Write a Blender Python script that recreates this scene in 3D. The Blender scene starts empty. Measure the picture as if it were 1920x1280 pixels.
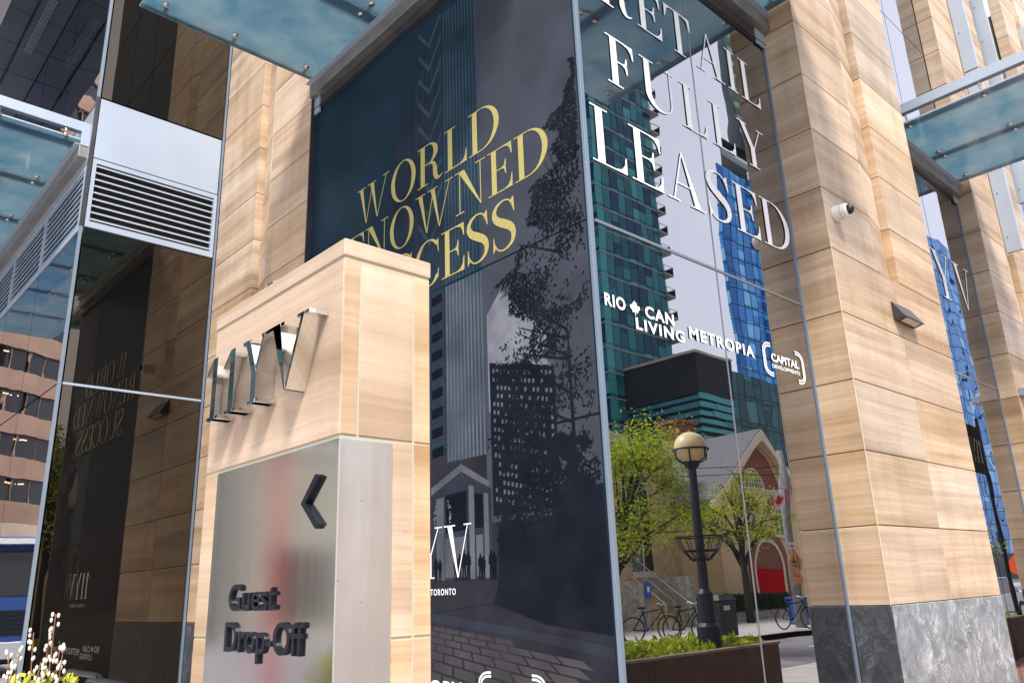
import bpy, bmesh, math, random
from mathutils import Vector, Matrix
R = math.radians
PI = math.pi
random.seed(11)
C = bpy.context.scene.collection
E = 1.65                                   # eye height above the pavement

# ------------------------------------------------------------------ camera, sky, sun, exposure
sc = bpy.context.scene
cam = bpy.data.objects.new('camera', bpy.data.cameras.new('camera'))
C.objects.link(cam)
sc.camera = cam
rt = Vector((0.67594307, 0.73611847, -0.03507941))
dn = Vector((-0.24120527, 0.17600692, -0.95438021))
fw = Vector((-0.69636268, 0.65356803, 0.29652631))
m = Matrix((rt, -dn, -fw)).transposed().to_4x4()
m.translation = Vector((0, 0, E))
cam.matrix_world = m
cam.data.sensor_width = 36
cam.data.lens = 1496.39 / 1920 * 36
cam.data.clip_start = 0.05
cam.data.clip_end = 2000

SUN_DIR = Vector((0.55, -0.36, 0.86)).normalized()      # towards the sun
w = bpy.data.worlds.new('World')
sc.world = w
w.use_nodes = True
nt = w.node_tree
bg = nt.nodes['Background']
sky = nt.nodes.new('ShaderNodeTexSky')
sky.sky_type = 'NISHITA'
sky.sun_disc = False
sky.sun_elevation = math.asin(SUN_DIR.z)
sky.sun_rotation = math.atan2(SUN_DIR.x, SUN_DIR.y)
sky.dust_density = 3.0
tc = nt.nodes.new('ShaderNodeTexCoord')
cl = nt.nodes.new('ShaderNodeTexNoise')
cl.inputs['Scale'].default_value = 2.2
cl.inputs['Detail'].default_value = 6
nt.links.new(tc.outputs['Generated'], cl.inputs['Vector'])
cr = nt.nodes.new('ShaderNodeValToRGB')
cr.color_ramp.elements[0].position = 0.3
cr.color_ramp.elements[0].color = (11.2, 11.5, 13.6, 1)
cr.color_ramp.elements[1].position = 0.7
cr.color_ramp.elements[1].color = (14.6, 14.7, 16.2, 1)
nt.links.new(cl.outputs['Fac'], cr.inputs['Fac'])
mx = nt.nodes.new('ShaderNodeMixRGB')
mx.inputs['Fac'].default_value = 0.88                   # thin bright cloud over most of the sky
nt.links.new(sky.outputs['Color'], mx.inputs['Color1'])
nt.links.new(cr.outputs['Color'], mx.inputs['Color2'])
nt.links.new(mx.outputs['Color'], bg.inputs['Color'])
bg.inputs['Strength'].default_value = 0.08

sl = bpy.data.lights.new('sun', 'SUN')
sl.energy = 3.9
sl.angle = R(13)
sl.color = (1.0, 0.95, 0.87)
so = bpy.data.objects.new('sun', sl)
C.objects.link(so)
so.location = (20, -20, 60)
so.rotation_euler = (-SUN_DIR).to_track_quat('-Z', 'Y').to_euler()

sc.view_settings.view_transform = 'Standard'
sc.view_settings.look = 'None'
sc.view_settings.exposure = 0.66
sc.view_settings.gamma = 1
sc.render.engine = 'CYCLES'
sc.cycles.max_bounces = 10
sc.cycles.glossy_bounces = 6
sc.cycles.transmission_bounces = 8
sc.cycles.transparent_max_bounces = 12
sc.cycles.caustics_reflective = False
sc.cycles.caustics_refractive = False

# ------------------------------------------------------------------ materials
MAT = {}
def mat(name, col=(.5, .5, .5), rough=.6, metal=0.0, spec=0.5):
    mt = bpy.data.materials.new(name)
    mt.use_nodes = True
    b = mt.node_tree.nodes['Principled BSDF']
    b.inputs['Base Color'].default_value = (*col, 1)
    b.inputs['Roughness'].default_value = rough
    b.inputs['Metallic'].default_value = metal
    b.inputs['Specular IOR Level'].default_value = spec
    MAT[name] = mt
    return mt
def nd(mt, t, **kw):
    n = mt.node_tree.nodes.new(t)
    for k, v in kw.items():
        if hasattr(n, k) and k not in n.inputs: setattr(n, k, v)
        else: n.inputs[k].default_value = v
    return n
def ln(mt, a, b): mt.node_tree.links.new(a, b)
def P(mt): return mt.node_tree.nodes['Principled BSDF']
def ramp(mt, fac, stops):
    r = nd(mt, 'ShaderNodeValToRGB')
    el = r.color_ramp.elements
    while len(el) < len(stops): el.new(0.5)
    for e, (p, c) in zip(el, stops):
        e.position = p
        e.color = (*c, 1)
    ln(mt, fac, r.inputs['Fac'])
    return r.outputs['Color']
def bump(mt, height, strength, dist):
    b = nd(mt, 'ShaderNodeBump')
    b.inputs['Strength'].default_value = strength
    b.inputs['Distance'].default_value = dist
    ln(mt, height, b.inputs['Height'])
    return b.outputs['Normal']
def mixc(mt, f, a, b, mode='MIX'):
    n = nd(mt, 'ShaderNodeMixRGB')
    n.blend_type = mode
    for s, v in (('Fac', f), ('Color1', a), ('Color2', b)):
        if isinstance(v, bpy.types.NodeSocket): ln(mt, v, n.inputs[s])
        elif isinstance(v, tuple): n.inputs[s].default_value = (*v, 1)
        else: n.inputs[s].default_value = v
    return n.outputs['Color']

def speckle(name, col, amt=.25, scale=6, rough=.6, metal=0.0, b=0.0, bscale=40, stretch=(1, 1, 1)):
    """a plain material with soft mottling so that nothing is one flat colour"""
    mt = mat(name, col, rough, metal)
    g = nd(mt, 'ShaderNodeNewGeometry')
    mp = nd(mt, 'ShaderNodeMapping')
    mp.inputs['Scale'].default_value = stretch
    ln(mt, g.outputs['Position'], mp.inputs['Vector'])
    n = nd(mt, 'ShaderNodeTexNoise')
    n.inputs['Scale'].default_value = scale
    n.inputs['Detail'].default_value = 8
    ln(mt, mp.outputs['Vector'], n.inputs['Vector'])
    lo = tuple(c * (1 - amt) for c in col)
    hi = tuple(min(1, c * (1 + amt)) for c in col)
    ln(mt, ramp(mt, n.outputs['Fac'], [(.3, lo), (.7, hi)]), P(mt).inputs['Base Color'])
    if b:
        n2 = nd(mt, 'ShaderNodeTexNoise')
        n2.inputs['Scale'].default_value = bscale
        n2.inputs['Detail'].default_value = 6
        ln(mt, mp.outputs['Vector'], n2.inputs['Vector'])
        ln(mt, bump(mt, n2.outputs['Fac'], 1, b), P(mt).inputs['Normal'])
    return mt

def veined(name, stops, zscale=24, rough=.45, contrast=1.0, hue=.07, vein=(.38, .25, .13)):
    """bedded limestone: thin wavering layers, each slab with a cut and tone of its own"""
    mt = mat(name, stops[1][1], rough)
    g = nd(mt, 'ShaderNodeNewGeometry')
    off = nd(mt, 'ShaderNodeVectorMath', operation='SCALE')
    cmb = nd(mt, 'ShaderNodeCombineXYZ')
    for i in range(3): ln(mt, g.outputs['Random Per Island'], cmb.inputs[i])
    ln(mt, cmb.outputs[0], off.inputs[0])
    off.inputs['Scale'].default_value = 57.0
    add = nd(mt, 'ShaderNodeVectorMath', operation='ADD')
    ln(mt, g.outputs['Position'], add.inputs[0])
    ln(mt, off.outputs[0], add.inputs[1])
    warp = nd(mt, 'ShaderNodeTexNoise')
    warp.inputs['Scale'].default_value = 1.1
    warp.inputs['Detail'].default_value = 4
    ln(mt, add.outputs[0], warp.inputs['Vector'])
    wsc = nd(mt, 'ShaderNodeVectorMath', operation='SCALE')
    wsc.inputs['Scale'].default_value = .07
    ln(mt, warp.outputs['Color'], wsc.inputs[0])
    add2 = nd(mt, 'ShaderNodeVectorMath', operation='ADD')
    ln(mt, add.outputs[0], add2.inputs[0])
    ln(mt, wsc.outputs[0], add2.inputs[1])
    mp = nd(mt, 'ShaderNodeMapping')
    mp.inputs['Scale'].default_value = (.45, .45, zscale)
    ln(mt, add2.outputs[0], mp.inputs['Vector'])
    n = nd(mt, 'ShaderNodeTexNoise')
    n.inputs['Scale'].default_value = 1.0
    n.inputs['Detail'].default_value = 11
    n.inputs['Roughness'].default_value = .70
    ln(mt, mp.outputs['Vector'], n.inputs['Vector'])
    base = ramp(mt, n.outputs['Fac'], stops)
    # broad darker and lighter beds a hand high
    mpb = nd(mt, 'ShaderNodeMapping')
    mpb.inputs['Scale'].default_value = (.25, .25, 4.2)
    ln(mt, add2.outputs[0], mpb.inputs['Vector'])
    nb = nd(mt, 'ShaderNodeTexNoise')
    nb.inputs['Scale'].default_value = 1.0
    nb.inputs['Detail'].default_value = 3
    ln(mt, mpb.outputs['Vector'], nb.inputs['Vector'])
    base = mixc(mt, 1.0, base, ramp(mt, nb.outputs['Fac'], [(.32, (.70, .64, .57)), (.50, (.97, .95, .93)), (.66, (1.12, 1.13, 1.15))]), 'MULTIPLY')
    # thin dark seams
    mp2 = nd(mt, 'ShaderNodeMapping')
    mp2.inputs['Scale'].default_value = (.35, .35, zscale * .55)
    ln(mt, add2.outputs[0], mp2.inputs['Vector'])
    n2 = nd(mt, 'ShaderNodeTexNoise')
    n2.inputs['Scale'].default_value = 1.3
    n2.inputs['Detail'].default_value = 5
    ln(mt, mp2.outputs['Vector'], n2.inputs['Vector'])
    seam = ramp(mt, n2.outputs['Fac'], [(.485, (0, 0, 0)), (.497, (.30,) * 3), (.503, (.30,) * 3), (.515, (0, 0, 0))])
    c1 = mixc(mt, seam, base, vein)
    # each slab its own tone
    r2 = nd(mt, 'ShaderNodeMath', operation='MULTIPLY_ADD')
    ln(mt, g.outputs['Random Per Island'], r2.inputs[0])
    r2.inputs[1].default_value = 2 * hue
    r2.inputs[2].default_value = 1 - hue
    hsv = nd(mt, 'ShaderNodeHueSaturation')
    ln(mt, c1, hsv.inputs['Color'])
    ln(mt, r2.outputs[0], hsv.inputs['Value'])
    r3 = nd(mt, 'ShaderNodeMath', operation='MULTIPLY_ADD')
    fr = nd(mt, 'ShaderNodeMath', operation='FRACT')
    m7 = nd(mt, 'ShaderNodeMath', operation='MULTIPLY')
    ln(mt, g.outputs['Random Per Island'], m7.inputs[0])
    m7.inputs[1].default_value = 7.31
    ln(mt, m7.outputs[0], fr.inputs[0])
    ln(mt, fr.outputs[0], r3.inputs[0])
    r3.inputs[1].default_value = .34
    r3.inputs[2].default_value = .88
    ln(mt, r3.outputs[0], hsv.inputs['Saturation'])
    # weather: soft run marks down the face, and small open pits
    mp3 = nd(mt, 'ShaderNodeMapping')
    mp3.inputs['Scale'].default_value = (2.6, 2.6, .35)
    ln(mt, g.outputs['Position'], mp3.inputs['Vector'])
    n3 = nd(mt, 'ShaderNodeTexNoise')
    n3.inputs['Scale'].default_value = 1.6
    n3.inputs['Detail'].default_value = 7
    ln(mt, mp3.outputs['Vector'], n3.inputs['Vector'])
    c2 = mixc(mt, .55, hsv.outputs['Color'], ramp(mt, n3.outputs['Fac'], [(.30, (.72, .69, .65)), (.55, (1, 1, 1))]), 'MULTIPLY')
    mp4 = nd(mt, 'ShaderNodeMapping')
    mp4.inputs['Scale'].default_value = (22, 22, 75)
    ln(mt, add2.outputs[0], mp4.inputs['Vector'])
    vo = nd(mt, 'ShaderNodeTexNoise')
    vo.inputs['Scale'].default_value = 1.0
    vo.inputs['Detail'].default_value = 3
    ln(mt, mp4.outputs['Vector'], vo.inputs['Vector'])
    pit = ramp(mt, vo.outputs['Fac'], [(.68, (0, 0, 0)), (.73, (.32,) * 3)])
    ln(mt, mixc(mt, pit, c2, (.20, .13, .075)), P(mt).inputs['Base Color'])
    ln(mt, bump(mt, n.outputs['Fac'], .35, .003), P(mt).inputs['Normal'])
    return mt

veined('limestone', [(.22, (.40, .285, .185)), (.5, (.53, .405, .292)), (.78, (.635, .52, .40))], hue=.13)
veined('travertine', [(.22, (.45, .325, .215)), (.5, (.545, .41, .29)), (.78, (.62, .495, .375))], zscale=44, hue=.05)

def granite(name, lo, mid, hi, rough, scale=2.2, b=.004):
    mt = mat(name, mid, rough)
    g = nd(mt, 'ShaderNodeNewGeometry')
    n0 = nd(mt, 'ShaderNodeTexNoise')
    n0.inputs['Scale'].default_value = scale * .8
    n0.inputs['Detail'].default_value = 5
    ln(mt, g.outputs['Position'], n0.inputs['Vector'])
    sc_ = nd(mt, 'ShaderNodeVectorMath', operation='SCALE')
    sc_.inputs['Scale'].default_value = .9
    ln(mt, n0.outputs['Color'], sc_.inputs[0])
    ad = nd(mt, 'ShaderNodeVectorMath', operation='ADD')
    ln(mt, g.outputs['Position'], ad.inputs[0])
    ln(mt, sc_.outputs[0], ad.inputs[1])
    n = nd(mt, 'ShaderNodeTexNoise')
    n.inputs['Scale'].default_value = scale * 1.6
    n.inputs['Detail'].default_value = 14
    n.inputs['Roughness'].default_value = .72
    ln(mt, ad.outputs[0], n.inputs['Vector'])
    base = ramp(mt, n.outputs['Fac'], [(.3, lo), (.52, mid), (.72, hi)])
    v = nd(mt, 'ShaderNodeTexNoise')
    v.inputs['Scale'].default_value = scale * .9
    v.inputs['Detail'].default_value = 8
    v.inputs['Distortion'].default_value = 1.8
    ln(mt, ad.outputs[0], v.inputs['Vector'])
    vein = ramp(mt, v.outputs['Fac'], [(.47, (0, 0, 0)), (.497, (.7,) * 3), (.503, (.7,) * 3), (.52, (0, 0, 0))])
    pk = nd(mt, 'ShaderNodeTexNoise')
    pk.inputs['Scale'].default_value = scale * .7
    pk.inputs['Detail'].default_value = 3
    ln(mt, g.outputs['Position'], pk.inputs['Vector'])
    vein = mixc(mt, 1.0, vein, ramp(mt, pk.outputs['Fac'], [(.42, (.12,) * 3), (.64, (1, 1, 1))]), 'MULTIPLY')
    ln(mt, mixc(mt, vein, base, tuple(min(1, c * 1.5) for c in hi)), P(mt).inputs['Base Color'])
    if b: ln(mt, bump(mt, n.outputs['Fac'], .6, b), P(mt).inputs['Normal'])
    return mt
granite('rough_granite', (.10, .11, .125), (.24, .26, .285), (.48, .50, .53), .55, 2.4, .012)
granite('dark_granite', (.02, .023, .028), (.05, .056, .065), (.13, .14, .155), .35, 3.5, .004)

def mirror(name, tint, body, fac, wave=.0006, scale=.8, rough=.0):
    """coated glass: a reflecting face over a dark body, faintly rippled like tempered panes"""
    mt = bpy.data.materials.new(name)
    mt.use_nodes = True
    t = mt.node_tree
    t.nodes.remove(t.nodes['Principled BSDF'])
    out = t.nodes['Material Output']
    gl = nd(mt, 'ShaderNodeBsdfGlossy')
    gl.inputs['Color'].default_value = (*tint, 1)
    gl.inputs['Roughness'].default_value = rough
    df = nd(mt, 'ShaderNodeBsdfDiffuse')
    df.inputs['Color'].default_value = (*body, 1)
    mxs = nd(mt, 'ShaderNodeMixShader')
    lw = nd(mt, 'ShaderNodeLayerWeight')
    lw.inputs['Blend'].default_value = .25
    mr = nd(mt, 'ShaderNodeMapRange')
    mr.inputs['To Min'].default_value = fac
    mr.inputs['To Max'].default_value = 1
    ln(mt, lw.outputs['Fresnel'], mr.inputs['Value'])
    ln(mt, mr.outputs[0], mxs.inputs[0])
    ln(mt, df.outputs[0], mxs.inputs[1])
    ln(mt, gl.outputs[0], mxs.inputs[2])
    ln(mt, mxs.outputs[0], out.inputs['Surface'])
    if wave:
        g = nd(mt, 'ShaderNodeNewGeometry')
        off = nd(mt, 'ShaderNodeVectorMath', operation='SCALE')
        cmb = nd(mt, 'ShaderNodeCombineXYZ')
        for i in range(3): ln(mt, g.outputs['Random Per Island'], cmb.inputs[i])
        ln(mt, cmb.outputs[0], off.inputs[0])
        off.inputs['Scale'].default_value = 31.0
        ad = nd(mt, 'ShaderNodeVectorMath', operation='ADD')
        ln(mt, g.outputs['Position'], ad.inputs[0])
        ln(mt, off.outputs[0], ad.inputs[1])
        n = nd(mt, 'ShaderNodeTexNoise')
        n.inputs['Scale'].default_value = scale
        n.inputs['Detail'].default_value = 1.5
        ln(mt, ad.outputs[0], n.inputs['Vector'])
        ln(mt, bump(mt, n.outputs['Fac'], 1, wave), gl.inputs['Normal'])
    MAT[name] = mt
    return mt
mirror('mirror_glass', (.90, .91, .96), (.004, .005, .006), .40, .0011, 1.0)
mirror('rippled_glass', (.90, .91, .96), (.004, .005, .006), .40, .0017, 1.1)
mirror('wavy_glass', (.84, .86, .92), (.006, .007, .008), .45, .0024, 1.1)
mirror('smoked_glass', (.68, .57, .44), (.003, .003, .003), .14, .0010, .8)

def canopy_glass(name):
    mt = bpy.data.materials.new(name)
    mt.use_nodes = True
    t = mt.node_tree
    t.nodes.remove(t.nodes['Principled BSDF'])
    out = t.nodes['Material Output']
    g = nd(mt, 'ShaderNodeNewGeometry')
    n = nd(mt, 'ShaderNodeTexNoise')
    n.inputs['Scale'].default_value = 1.6
    n.inputs['Detail'].default_value = 8
    n.inputs['Roughness'].default_value = .7
    ln(mt, g.outputs['Position'], n.inputs['Vector'])
    dirt = ramp(mt, n.outputs['Fac'], [(.32, (.40, .68, .84)), (.7, (.82, .94, .99))])
    tr = nd(mt, 'ShaderNodeBsdfTranslucent')
    ln(mt, dirt, tr.inputs['Color'])
    rf = nd(mt, 'ShaderNodeBsdfRefraction')
    rf.inputs['IOR'].default_value = 1.02
    rf.inputs['Roughness'].default_value = .32
    rf.inputs['Color'].default_value = (.72, .89, .97, 1)
    a = nd(mt, 'ShaderNodeMixShader')
    a.inputs[0].default_value = .28
    ln(mt, tr.outputs[0], a.inputs[1])
    ln(mt, rf.outputs[0], a.inputs[2])
    gl = nd(mt, 'ShaderNodeBsdfGlossy')
    gl.inputs['Roughness'].default_value = .03
    gl.inputs['Color'].default_value = (.8, .86, .9, 1)
    lw = nd(mt, 'ShaderNodeLayerWeight')
    lw.inputs['Blend'].default_value = .35
    b = nd(mt, 'ShaderNodeMixShader')
    ln(mt, lw.outputs['Fresnel'], b.inputs[0])
    ln(mt, a.outputs[0], b.inputs[1])
    ln(mt, gl.outputs[0], b.inputs[2])
    ln(mt, b.outputs[0], out.inputs['Surface'])
    MAT[name] = mt
canopy_glass('canopy_glass')

def brushed(name, col, rough=.3, stretch=(2, 2, 220), aniso=True, b=.0006):
    mt = mat(name, col, rough, 1.0)
    g = nd(mt, 'ShaderNodeNewGeometry')
    mp = nd(mt, 'ShaderNodeMapping')
    mp.inputs['Scale'].default_value = stretch
    ln(mt, g.outputs['Position'], mp.inputs['Vector'])
    n = nd(mt, 'ShaderNodeTexNoise')
    n.inputs['Scale'].default_value = 1
    n.inputs['Detail'].default_value = 5
    ln(mt, mp.outputs['Vector'], n.inputs['Vector'])
    ln(mt, ramp(mt, n.outputs['Fac'], [(.3, (rough * .8,) * 3), (.7, (rough * 1.25,) * 3)]), P(mt).inputs['Roughness'])
    n2 = nd(mt, 'ShaderNodeTexNoise')
    n2.inputs['Scale'].default_value = 3.5
    n2.inputs['Detail'].default_value = 6
    ln(mt, g.outputs['Position'], n2.inputs['Vector'])
    base = ramp(mt, n2.outputs['Fac'], [(.3, tuple(c * .82 for c in col)), (.7, col)])
    # small specks of grime
    v = nd(mt, 'ShaderNodeTexVoronoi')
    v.inputs['Scale'].default_value = 38
    ln(mt, g.outputs['Position'], v.inputs['Vector'])
    n3 = nd(mt, 'ShaderNodeTexNoise')
    n3.inputs['Scale'].default_value = 9
    ln(mt, g.outputs['Position'], n3.inputs['Vector'])
    sp = ramp(mt, v.outputs['Distance'], [(.06, (1, 1, 1)), (.10, (0, 0, 0))])
    pick = ramp(mt, n3.outputs['Fac'], [(.56, (0, 0, 0)), (.60, (.8,) * 3)])
    ln(mt, mixc(mt, mixc(mt, 1.0, sp, pick, 'MULTIPLY'), base, (.05, .045, .04)), P(mt).inputs['Base Color'])
    if b: ln(mt, bump(mt, n.outputs['Fac'], .4, b), P(mt).inputs['Normal'])
    return mt
brushed('brushed_steel', (.60, .62, .62), .125, (9, 9, .3), b=0)
brushed('sky_lit_steel', (.86, .86, .87), .42, (6, 6, .25), b=0)  # paler base on the return stands in for the sky it mirrors
speckle('beam_steel', (.30, .29, .28), .18, 3, .42, .75, .0004, 60)
speckle('pale_aluminium', (.38, .45, .55), .05, 1.2, .38, .25)
speckle('post_aluminium', (.20, .25, .32), .05, 1.2, .4, .3)
speckle('grey_aluminium', (.40, .45, .51), .08, 2, .4, .5)
speckle('fascia_metal', (.05, .05, .06), .2, 3, .4, .3)
speckle('soffit_metal', (.075, .092, .118), .22, 1.2, .3, .25)
mat('chrome', (.86, .87, .88), .03, 1.0)
mat('steel_bolt', (.62, .56, .50), .2, 1.0)
speckle('black_paint', (.006, .008, .015), .3, 30, .38)
P(MAT['black_paint']).inputs['Specular IOR Level'].default_value = .25
mat('joint_dark', (.03, .025, .02), .9)
mat('stone_joint', (.11, .075, .045), .95)
mat('grout', (.46, .44, .33), .9)
mat('slot_dark', (.01, .01, .012), .9)
mat('white_film', (.88, .89, .91), .6)
mat('mullion', (.28, .30, .33), .35, .6)
mat('gold_film', (.44, .38, .13), .5, .05)
mat('lens_black', (.01, .01, .012), .08)
speckle('camera_white', (.72, .72, .70), .06, 20, .4)
speckle('lamp_bronze', (.055, .055, .065), .25, 30, .42, .4)
mat('lamp_lens', (.50, .46, .40), .25)
def print_mat(name, col, amt=.12, scale=3):
    mt = speckle(name, col, amt, scale, .36)
    P(mt).inputs['Specular IOR Level'].default_value = 0.03
    return mt
print_mat('print_navy', (.015, .032, .050), .25, 1.0)
print_mat('print_haze', (.048, .054, .070), .16, 2.5)
print_mat('print_pale', (.17, .18, .21), .25, 4)
print_mat('print_grey', (.085, .092, .112), .3, 3)
print_mat('print_dark', (.009, .012, .019), .3, 3)
print_mat('print_mid', (.026, .030, .044), .3, 2)
print_mat('print_fin', (.036, .060, .086), .4, 2)
print_mat('print_black', (.006, .008, .014), .2, 6)
print_mat('print_ground', (.023, .023, .031), .35, 2)
print_mat('print_brick', (.055, .050, .056), .35, 1.7)
# street across
speckle('asphalt', (.24, .22, .24), .25, 1.2, .85, 0, .004, 60)
speckle('concrete', (.50, .47, .44), .14, 1.5, .85, 0, .003, 50)
speckle('red_paving', (.34, .17, .12), .2, 4, .8)
speckle('weathering_steel', (.10, .062, .042), .35, 2.4, .6, .2)
speckle('planter_rim', (.30, .24, .18), .15, 5, .6)
speckle('soil', (.05, .035, .025), .4, 14, .95, 0, .02, 20)
speckle('bark', (.045, .035, .03), .4, 12, .9, 0, .01, 30)
def leaf_mat(name, cols):
    mt = mat(name, cols[0], .6)
    g = nd(mt, 'ShaderNodeNewGeometry')
    c = ramp(mt, g.outputs['Random Per Island'], [(i / (len(cols) - 1), c) for i, c in enumerate(cols)])
    ln(mt, c, P(mt).inputs['Base Color'])
    P(mt).inputs['Specular IOR Level'].default_value = .2
    tr = nd(mt, 'ShaderNodeBsdfTranslucent')
    ln(mt, c, tr.inputs['Color'])
    a = nd(mt, 'ShaderNodeMixShader')
    a.inputs[0].default_value = .4
    ln(mt, P(mt).outputs[0], a.inputs[1])
    ln(mt, tr.outputs[0], a.inputs[2])
    ln(mt, a.outputs[0], mt.node_tree.nodes['Material Output'].inputs['Surface'])
leaf_mat('leaf_lime', [(.16, .24, .015), (.34, .44, .025), (.50, .58, .035), (.58, .62, .05)])
speckle('leaf_deep', (.045, .085, .015), .5, 3, .6)
speckle('leaf_yellow', (.42, .45, .04), .4, 12, .6)
mat('navy_post', (.006, .008, .020), .45)
mat('globe_cream', (.92, .76, .40), .3)
mat('red_door', (.50, .004, .007), .9, 0, .03)
mat('red_flag', (.6, .02, .03), .7)
mat('sign_orange', (.75, .28, .04), .5)
mat('sign_red', (.85, .09, .02), .5)
mat('banner_red', (.90, .03, .05), .8, 0, .1)
mat('sign_white', (.75, .75, .75), .5)
mat('truck_blue', (.012, .055, .24), .25)
mat('silver_paint', (.55, .56, .58), .25, .5)
mat('white_paint', (.75, .75, .75), .3)
mat('tyre', (.015, .015, .015), .8)
mat('bin_dark', (.013, .016, .016), .5)
mat('bin_blue', (.02, .08, .4), .4)
speckle('hedge_leaf', (.05, .07, .018), .6, 5, .8)
speckle('rubble', (.34, .32, .27), .4, 6, .9, 0, .03, 8)
speckle('cream_trim', (.74, .62, .44), .1, 4, .7)
speckle('slate', (.13, .13, .145), .4, 9, .7, 0, .01, 12, (1, 1, 4))
speckle('brown_brick', (.24, .075, .045), .3, 9, .85)
speckle('sandstone', (.66, .50, .27), .25, 3, .85)
mat('step_yellow', (.62, .42, .12), .8)
speckle('wood_pole', (.26, .25, .24), .2, 6, .85)
speckle('dark_cladding', (.014, .016, .019), .4, .4, .6)
P(MAT['dark_cladding']).inputs['Specular IOR Level'].default_value = .12
speckle('teal_glass', (.030, .125, .125), .55, .25, .12, .2)
speckle('teal_pale', (.13, .33, .30), .4, .35, .2, .1)
speckle('blue_glass', (.03, .16, .52), .35, .09, .06, .6)
mat('frame_dark', (.012, .022, .026), .5)
mat('slab_grey', (.20, .24, .24), .6)
speckle('brown_precast', (.32, .195, .14), .12, .6, .8)
speckle('tan_precast', (.56, .44, .32), .1, .6, .8)
mat('office_glass', (.015, .014, .014), .08)
lit = mat('office_light', (.9, .65, .3), .5)
P(lit).inputs['Emission Color'].default_value = (1, .62, .25, 1)
P(lit).inputs['Emission Strength'].default_value = 1.2
speckle('twig', (.24, .10, .075), .3, 40, .7)
mat('catkin', (.66, .60, .50), .9)

def brick(name, c1, c2, mortar, scale=4.5):
    mt = mat(name, c1, .85)
    g = nd(mt, 'ShaderNodeNewGeometry')
    mp = nd(mt, 'ShaderNodeSeparateXYZ')
    ln(mt, g.outputs['Position'], mp.inputs[0])
    s = nd(mt, 'ShaderNodeMath', operation='ADD')
    ln(mt, mp.outputs[0], s.inputs[0])
    ln(mt, mp.outputs[1], s.inputs[1])
    cb = nd(mt, 'ShaderNodeCombineXYZ')
    ln(mt, s.outputs[0], cb.inputs[0])
    ln(mt, mp.outputs[2], cb.inputs[1])
    b = nd(mt, 'ShaderNodeTexBrick')
    b.inputs['Scale'].default_value = scale
    b.inputs['Color1'].default_value = (*c1, 1)
    b.inputs['Color2'].default_value = (*c2, 1)
    b.inputs['Mortar'].default_value = (*mortar, 1)
    b.inputs['Mortar Size'].default_value = .015
    ln(mt, cb.outputs[0], b.inputs['Vector'])
    ln(mt, b.outputs['Color'], P(mt).inputs['Base Color'])
brick('buff_brick', (.80, .57, .33), (.70, .47, .25), (.58, .47, .33))

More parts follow.
